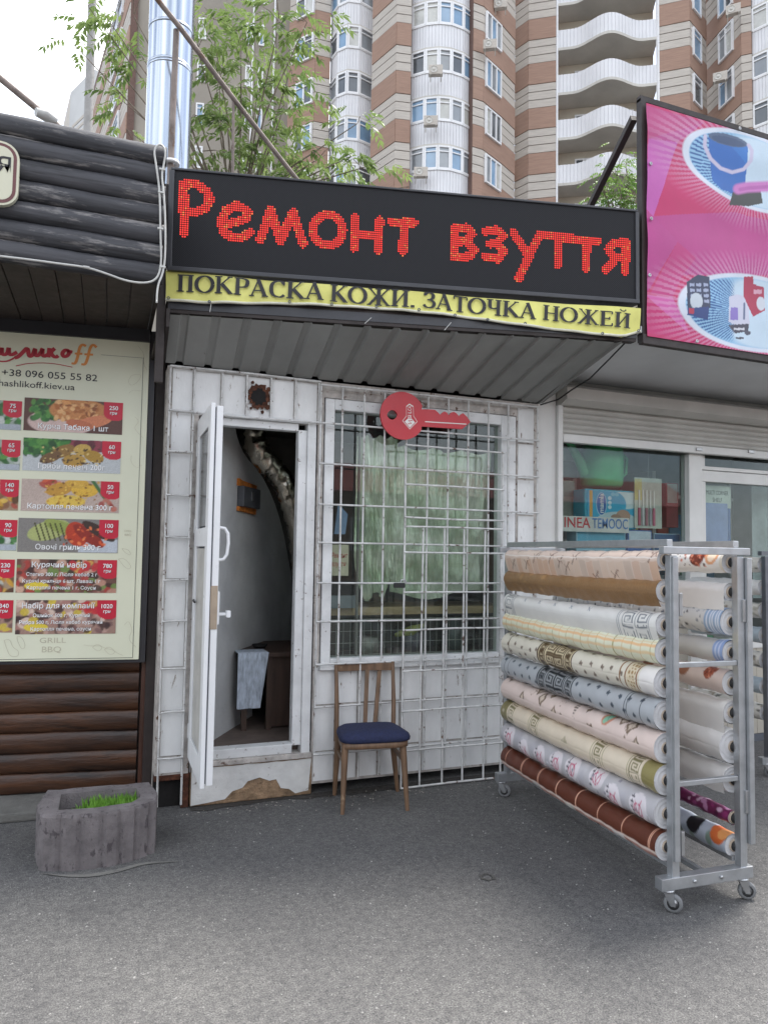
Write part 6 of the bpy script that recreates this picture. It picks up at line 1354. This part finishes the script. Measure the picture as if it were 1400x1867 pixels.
def acunit(px, py, zc, par_lab):
    c = PD(px, py, zc); n = Vector((-c.x, -c.y, 0)).normalized(); u = Vector((-n.y, n.x, 0)); t = thing('air_conditioner', c, par_lab, 'air conditioner', 'air conditioners on the apartment block')
    m = MB(); m.prism([c+u*-.40+Vector((0, 0, .0)), c+u*.40, c+u*.40+Vector((0, 0, .55)), c+u*-.40+Vector((0, 0, .55))], n*.32); m.build('casing', M_stone, t, bevel=.02)
    m = MB(); m.lathe([(.22, .0), (.22, .02), (.19, .02), (.19, .004), (.07, .004), (.07, .02), (0, .02)], c+n*.322+Vector((0, 0, .28))-u*.1, n, 16); m.build('fan_grille', M_slabc, t)
    for s in (-.3, .3):
        m = MB(); m.bar(c+u*s-Vector((0, 0, .03)), c+u*s+n*.34-Vector((0, 0, .03)), .05, .05); m.bar(c+u*s-Vector((0, 0, .28)), c+u*s+n*.30-Vector((0, 0, .05)), .05, .05); m.build('bracket', M_slabc, t)
# ---- block with glazed bays
BA = thing('apartment_block', pp(740, 48), 'striped brick apartment block with white glazed bay columns', 'building')
p5, p6, p7 = pp(525, 46.2), pp(573, 45.0), pp(600, 45.3)
bricks(BA, p5, p6); bricks(BA, p6, p7)
q0, q1 = pp(601, 45.6), pp(679, 45.0); bay(BA, q0, q1, 1.05, 4, -.0)
bricks(BA, pp(677, 43.9), pp(721, 42.)); bricks(BA, pp(721, 42.), pp(748, 42.15))
bay(BA, pp(749, 42.6), pp(862, 43.1), .75, 5)
bricks(BA, pp(862, 42.4), pp(880, 42.7)); c1_, c2_ = pp(880, 42.7), pp(913, 44.2); bricks(BA, c1_, c2_); bricks(BA, c2_, pp(938, 45.6))
for k in range(NF):
    z = ZBR+FH*k; window(BA, c1_.lerp(c2_, .08), c1_.lerp(c2_, .92), z+1.0, z+2.75, .10, 3, transom=False)
    window(BA, p5.lerp(p6, .30), p5.lerp(p6, .95), z+1.2, z+2.85, .10, 2)
for x, y, zc, lab in ((794, 141, 41.4, 'air conditioner under the upper window of the wide glazed bay'), (785, 233, 41.4, 'air conditioner below the second window row of the wide bay'), (767, 326, 41.5, 'lowest air conditioner on the wide glazed bay'), (893, 94, 42.4, 'air conditioner beside the narrow window above the bays'), (912, 20, 44.0, 'topmost air conditioner at the right of the glazed block')): acunit(x, y, zc, lab)
# ---- plain rendered flank to the left
BP = thing('rendered_block', pp(370, 52), 'plain grey beige rendered apartment tower behind the tree', 'building')
a, b = pp(232, 47.), pp(526, 48.5); m = MB(); vslab(m, a, b, 0, 46, -6, 0); m.build('wall', M_plain, BP)
for k in range(NF):
    z = ZBR+FH*k
    for t_ in (.72, .80): window(BP, a.lerp(b, t_), a.lerp(b, t_+.035), z+1.2, z+2.7, .03, 1)
    window(BP, a.lerp(b, .42), a.lerp(b, .47), z+1.2, z+2.7, .03, 1)
for t_ in (.765, .90): m = MB(); c = a.lerp(b, t_)+nrm2(a, b)*.1; m.tube([c, c+Vector((0, 0, 45))], .07, 6); m.build('drain_pipe', M_wfr, BP)
BL = thing('striped_flank', pp(200, 56), 'narrow striped brick flank at the far left of the towers', 'building')
a, b = pp(168, 62), pp(231, 46.6); bricks(BL, a, b)
for k in range(NF): window(BL, a.lerp(b, .62), a.lerp(b, .86), ZBR+FH*k+.9, ZBR+FH*k+2.8, .1, 2)
BF = thing('distant_block', pp(140, 95), 'small pale block far beyond the log kiosk roof', 'building')
a, b = pp(128, 95), pp(168, 90); zt = PD(140, 150, 93).z; m = MB(); vslab(m, a, b, 0, zt, -12, 0); m.build('wall', pm('pale_far_render', (.50, .50, .50), .9, var=.1, scale=.2), BF)
a2 = pp(118, 102); m = MB(); vslab(m, a2, a, 0, zt, -.4, 0); m.build('wall', M_stone, BF)
for k in range(5): m = MB(); vslab(m, a.lerp(b, .15), a.lerp(b, .85), zt-9+k*.9, zt-8.6+k*.9, 0, .06); m.build('balcony_band', M_stone, BF)
# ---- block with open wavy balconies
BB = thing('balcony_block', pp(1100, 50), 'brick apartment block with wavy white open balconies', 'building')
b0, b1, b2 = pp(938, 46.5), pp(963, 45.6), pp(1013, 45.2); bricks(BB, b0, b1); bricks(BB, b1, b2)
e0, e1 = pp(1014, 45.4), pp(1199, 44.2); nn = nrm2(e0, e1)
m = MB(); vslab(m, e0, e1, 0, 44, -1.9, -1.5); m.build('loggia_wall', M_shade, BB)
for t_ in (0, 1): c = e0.lerp(e1, t_); m = MB(); m.bar(c+nn*.02, c+nn*.02+Vector((0, 0, 44)), .14, .14); m.build('corner_trim', M_wfr, BB)
def wavy(n=28):
    o = []
    for k in range(n+1):
        t_ = k/n; q = 0 if t_ < .16 or t_ > .86 else .5-.5*math.cos(2*PI*(t_-.16)/.70); o.append(e0.lerp(e1, t_)+nn*(1.05*q))
    return o
for k in range(NF+1):
    z = ZBR+FH*k-.75; w_ = wavy()
    siding(BB, w_, z+.10, z+1.30, pitch=.2); slabarc(BB, [p+nn*.05 for p in w_], [e0-nn*1.5, e1-nn*1.5], z-.08, z+.099, 'slab', M_slabc)
    for t_ in (.2, .62): window(BB, e0.lerp(e1, t_)-nn*1.5, e0.lerp(e1, t_+.18)-nn*1.5, z+.2, z+2.4, .03, 2)
f0, f1_, f2_ = pp(1200, 44.2), pp(1258, 43.6), pp(1288, 45.4); bricks(BB, f0, f1_); bricks(BB, f1_, f2_)
for k in range(NF): window(BB, f1_.lerp(f2_, .12), f1_.lerp(f2_, .6), ZBR+FH*k+.9, ZBR+FH*k+2.7, .08, 1)
# ---- nearer block cut by the picture edge
BC = thing('corner_block', pp(1380, 46), 'brick apartment block with white bays at the upper right corner', 'building')
g0, g1 = pp(1287, 46.), pp(1352, 42.5); bricks(BC, g0, g1)
for k in range(NF): window(BC, g0.lerp(g1, .42), g0.lerp(g1, .82), ZBR+FH*k+.8, ZBR+FH*k+2.75, .1, 2)
bricks(BC, g1, pp(1371, 42.3)); bay(BC, pp(1372, 42.4), pp(1500, 41.6), .8, 5); bricks(BC, pp(1500, 41.6), pp(1560, 42.5))
acunit(1336, 30, 42.4, 'air conditioner under the high window of the corner block'); acunit(1312, 152, 43.6, 'lower air conditioner on the corner block')
# ================================================================== flue, pipes and posts on the kiosk roofs
M_flue = pm('polished_steel_flue', (.38, .42, .48), .16, metal=1., var=.1, scale=2, stretch=(8, 8, .2), rvar=.08)
M_rustp = pm('rusty_grey_pipe', (.23, .19, .17), .7, metal=.2, var=.35, scale=8, spots=.58, spotcol=(.14, .08, .05), bump=.2)
fb, ft = PD(304, 330, 5.35), PD(317, -60, 5.35); dv = (ft-fb); rad = 39.5/1300*5.35
FLU = thing('steel_flue', fb, 'thick shiny stainless steel flue pipe rising behind the kiosks', 'flue')
fb2 = fb-dv*.35; cuts = [0, (fb-PD(309, 132, 5.35)).length/dv.length, (fb-PD(312, 60, 5.35)).length/dv.length, 1.6]
for i in range(3):
    p, q = (fb2 if i == 0 else fb+dv*cuts[i]), fb+dv*cuts[i+1]; m = MB(); m.tube([p, q], rad*(1-.012*(i % 2)), 40); m.build('flue_section', M_flue, FLU)
for c in (cuts[1], cuts[1]+.012, cuts[2]): m = MB(); q = fb+dv*c; u_ = dv.normalized(); m.lathe([(rad*.98, -.012), (rad*1.012, -.010), (rad*1.016, 0), (rad*1.012, .010), (rad*.98, .012)], q, u_, 40); m.build('joint_ring', M_flue, FLU)
PF = thing('pipe_frame', PD(312, 300, 4.9), 'rusty pipe post and sloping rail in front of the steel flue', 'pipe frame')
m = MB(); m.tube([PD(307, 420, 4.95), PD(322, 55, 4.95)], .021, 10); m.build('post', M_rustp, PF)
m = MB(); m.tube([PD(265, -30, 4.8), PD(300, 15, 4.85), PD(330, 52, 4.92), PD(345, 72, 4.95), PD(430, 185, 5.2), PD(512, 290, 5.45), PD(560, 350, 5.6)], .0185, 10); m.build('rail', M_rustp, PF)
m = MB(); m.tube([PD(424, 400, 5.2), PD(426, 182, 5.2)], .011, 8); m.build('post', M_rustp, PF)
m = MB(); m.lathe([(.03, 0), (.055, .0), (.055, .02), (.03, .02)], PD(313, 300, 4.95), (0, 0, 1), 14); m.build('bracket', M_wfr, PF)
SPp = thing('sloping_pipe', PD(60, 200, 5.2), 'grey sloping pipe above the log kiosk roof', 'pipe'); m = MB(); m.tube([PD(-60, 85, 5.0), PD(0, 142, 5.1), PD(78, 206, 5.2), PD(130, 250, 5.3)], .024, 10); m.build('pipe', M_rustp, SPp)
m = MB(); m.tube([PD(66, 204, 5.15), PD(84, 210, 5.2), PD(104, 222, 5.25)], [.03, .045, .03], 10); m.build('wrapping', M_cablew, SPp)
LP_ = thing('grey_pole', pp(170, 14), 'tall grey lamp pole behind the log kiosk', 'pole'); m = MB(); m.tube([Vector((pp(168, 14).x, pp(168, 14).y, 0)), PD(172, -80, 14)], [.10, .075], 12); m.build('shaft', pm('grey_pole_paint', (.30, .29, .28), .6), LP_)
# ================================================================== trees
def leafmat(name, c1, c2):
    m, t, o = newmat(name); d = N(t, 'BsdfPrincipled'); tl = N(t, 'BsdfTranslucent'); n = noise(t, 3.2, 4); r = ramp(t, n.outputs['Fac'], .35, .65, c1, c2)
    L(t, r.outputs['Color'], d.inputs['Base Color']); d.inputs['Roughness'].default_value = .45; L(t, r.outputs['Color'], tl.inputs['Color']); mx = N(t, 'MixShader'); mx.inputs[0].default_value = .45
    L(t, d.outputs[0], mx.inputs[1]); L(t, tl.outputs[0], mx.inputs[2]); L(t, mx.outputs[0], o.inputs['Surface']); return m
M_leaf = leafmat('drooping_leaf', (.09, .15, .045), (.23, .31, .10)); M_leaf2 = leafmat('fresh_leaf', (.07, .15, .03), (.16, .27, .05)); M_bark = pm('grey_bark', (.16, .13, .10), .9, var=.4, scale=10, bump=.6)
def leaflet(m, p, d, up, ln, wd):
    d = d.normalized(); s = d.cross(up)
    if s.length < 1e-3: s = Vector((1, 0, 0))
    s.normalize(); q = p+d*ln*.45; e = p+d*ln-Vector((0, 0, ln*.12))
    m.add([p, q+s*wd*.5, e, q-s*wd*.5], [(0, 1, 2, 3)])
def compound(m, p, d, ln, k, ll, lw_):
    d = d.normalized(); side = d.cross(Vector((0, 0, 1))); side = side.normalized() if side.length > 1e-3 else Vector((1, 0, 0)); q = p
    for i in range(k):
        t_ = (i+1)/k; q = p+d*ln*t_-Vector((0, 0, ln*.45*t_*t_))
        for s in (-1, 1):
            dd = (side*s*random.uniform(.7, 1.1)+d*random.uniform(.3, .8)-Vector((0, 0, random.uniform(.3, .9)))); leaflet(m, q, dd, Vector((random.uniform(-.4, .4), random.uniform(-.4, .4), 1)), ll*random.uniform(.7, 1.15), lw_)
    leaflet(m, q, d-Vector((0, 0, .8)), Vector((0, 0, 1)), ll, lw_)
def tree(name, label, base, clumps, zc, leafm, nper, ln, k, ll, lw_, trunk_top, jit=.6, tr=.09, lean=None):
    T = thing(name, base, label, 'tree'); cr = MB(); br = MB(); top = trunk_top
    br.tube([Vector((base.x, base.y, 0)), Vector((base.x, base.y, 0)).lerp(top, .5)+Vector((.05, .02, 0)), top], [tr, tr*.8, tr*.5], 10)
    for (x, y, r) in clumps:
        c = PD(x, y, zc+random.uniform(-jit, jit)); R_m = r/1300*zc
        mid = top.lerp(c, .5)+Vector((random.uniform(-.1, .1), random.uniform(-.1, .1), .15)); br.tube([top-Vector((0, 0, random.uniform(0, .4))), mid, c], [tr*.2, tr*.13, .005], 6)
        for j in range(int(nper*(r/60)**2)):
            o = Vector((random.gauss(0, .5), random.gauss(0, .5), random.gauss(0, .5)))*R_m; p = c+o; d = Vector((o.x, o.y, 0)).normalized()*.8+Vector((random.uniform(-.5, .5), random.uniform(-.5, .5), random.uniform(-.25, .35)))
            compound(cr, p, d, ln*random.uniform(.7, 1.2), k, ll, lw_)
            if j % 5 == 0: br.tube([c.lerp(p, .1), c.lerp(p, .6)+Vector((0, 0, .03)), p], [.006, .004, .002], 4, False)
    br.build('trunk', M_bark, T); cr.build('crown', leafm, T, fixn=False); return T
cl = [(440, 60, 70), (510, 40, 60), (385, 35, 55), (400, 140, 55), (470, 165, 70), (530, 125, 45), (425, 250, 65), (505, 255, 60), (580, 290, 45), (640, 285, 38), (652, 225, 30), (255, 95, 40), (225, 185, 38), (245, 30, 45), (150, 45, 32), (130, 75, 22), (190, 25, 30), (230, 235, 28), (560, 40, 35), (360, 210, 45), (680, 300, 22), (520, 190, 45), (365, 275, 40), (470, 300, 45), (745, 340, 16), (360, 90, 35), (160, 10, 26), (600, 318, 38), (545, 305, 40)]
tb = pp(430, 9.6)
tree('ash_tree', 'leafy tree with drooping leaves behind the LED sign', tb, cl, 9.6, M_leaf, 21, .28, 6, .125, .044, PD(430, 420, 9.6))
tree('roadside_tree', 'small bright green tree behind the brace of the pink banner', pp(1120, 9.), [(1122, 318, 30), (1100, 350, 28), (1140, 345, 28), (1120, 375, 34), (1088, 378, 22), (1140, 300, 16), (1160, 370, 26)], 9., M_leaf2, 150, .12, 4, .05, .022, PD(1122, 430, 9.), jit=.25, tr=.06)
# ================================================================== what stands across the road behind the camera (seen only mirrored in the glass)
M_opp = pm('opposite_wall', (.30, .20, .15), .85, var=.3, scale=.8)
OP = thing('opposite_building', (2, -26, 0), 'brick terrace across the road, seen only mirrored in the glass', 'building')
m = MB(); m.box(-30, 34, -31, -26, 0, 4.6); m.build('wall', M_opp, OP)
m = MB(); m.prism([(-30.5, -25.4, 4.6), (-30.5, -31.4, 4.6), (-30.5, -28.5, 6.4)], (65, 0, 0)); m.build('roof', pm('red_metal_roof', (.28, .06, .05), .5, var=.2), OP)
for k in range(14):
    for z in (1.6,):
        x = -28+4.4*k; m = MB(); m.box(x, x+1.6, -26.0, -25.94, z, z+1.7); w_ = m.build('window', M_wfr, OP); m = MB(); m.box(x+.12, x+1.48, -25.94, -25.92, z+.12, z+1.58); m.build('pane', PANES[1], w_)
# ================================================================== wear on the forecourt
M_crack = pm('asphalt_crack', (.025, .025, .026), .95, var=.3, scale=30)
def crack(pts, w0, name='asphalt_crack'):
    P = smooth_line(pts, 2); P = [(x+random.uniform(-.006, .006), y+random.uniform(-.006, .006)) for x, y in P]; m = MB(); n = len(P); vs = []
    for i, (x, y) in enumerate(P):
        a = P[max(i-1, 0)]; b = P[min(i+1, n-1)]; d = math.hypot(b[0]-a[0], b[1]-a[1]) or 1; w_ = w0*math.sin(PI*(i+.5)/n)*random.uniform(.5, 1.3)
        nx, ny = -(b[1]-a[1])/d*w_, (b[0]-a[0])/d*w_; vs += [(x+nx, y+ny, .0035), (x-nx, y-ny, .0035)]
    m.add(vs, [(2*i, 2*i+1, 2*i+3, 2*i+2) for i in range(n-1)]); return m.build(name, M_crack, None, fixn=False)
gp = lambda x, y: tuple(PG(x, y))[:2]
tag(crack([gp(760, 1617), gp(785, 1620), gp(806, 1622)], .0022), 'short dark hairline crack in the open asphalt', None, None, 'structure')
tag(crack([gp(0, 1486), gp(30, 1484), gp(64, 1487)], .006), 'dark joint between the cement strip and the asphalt', None, None, 'structure')
# dirt gathered along the foot of the wall
m = MB(); n = 60; vs = []
for i in range(n+1):
    x = .50+2.34*i/n; vs += [(x, 4.312 if x > 1.23 else 4.297, .004), (x, 4.25-random.uniform(0, .035)-.02*math.sin(x*5), .004)]
m.add(vs, [(2*i, 2*i+1, 2*i+3, 2*i+2) for i in range(n)]); tag(m.build('wall_foot_dirt', pm('gathered_dirt', (.05, .045, .04), .95, var=.5, scale=40, bump=.6), None, fixn=False), 'line of dark dirt along the foot of the white wall', None, None, 'structure')
# crumbs of paint and plaster, leaf bits
m = MB()
for k in range(170):
    x = random.uniform(.45, 2.7); y = 4.24-abs(random.gauss(0, .10)); s = random.uniform(.002, .007); a = random.uniform(0, 6)
    m.add([(x+s*math.cos(a+q), y+s*math.sin(a+q)*random.uniform(.5, 1), .0045) for q in (0, 1.6, 3.1, 4.7)]+[(x, y, .004+s*.5)], [(0, 1, 4), (1, 2, 4), (2, 3, 4), (3, 0, 4)])
tag(m.build('debris', pm('paint_crumbs', (.40, .37, .32), .9, var=.6, scale=50), None), 'crumbs of paint and plaster along the foot of the wall', None, None, 'stuff')
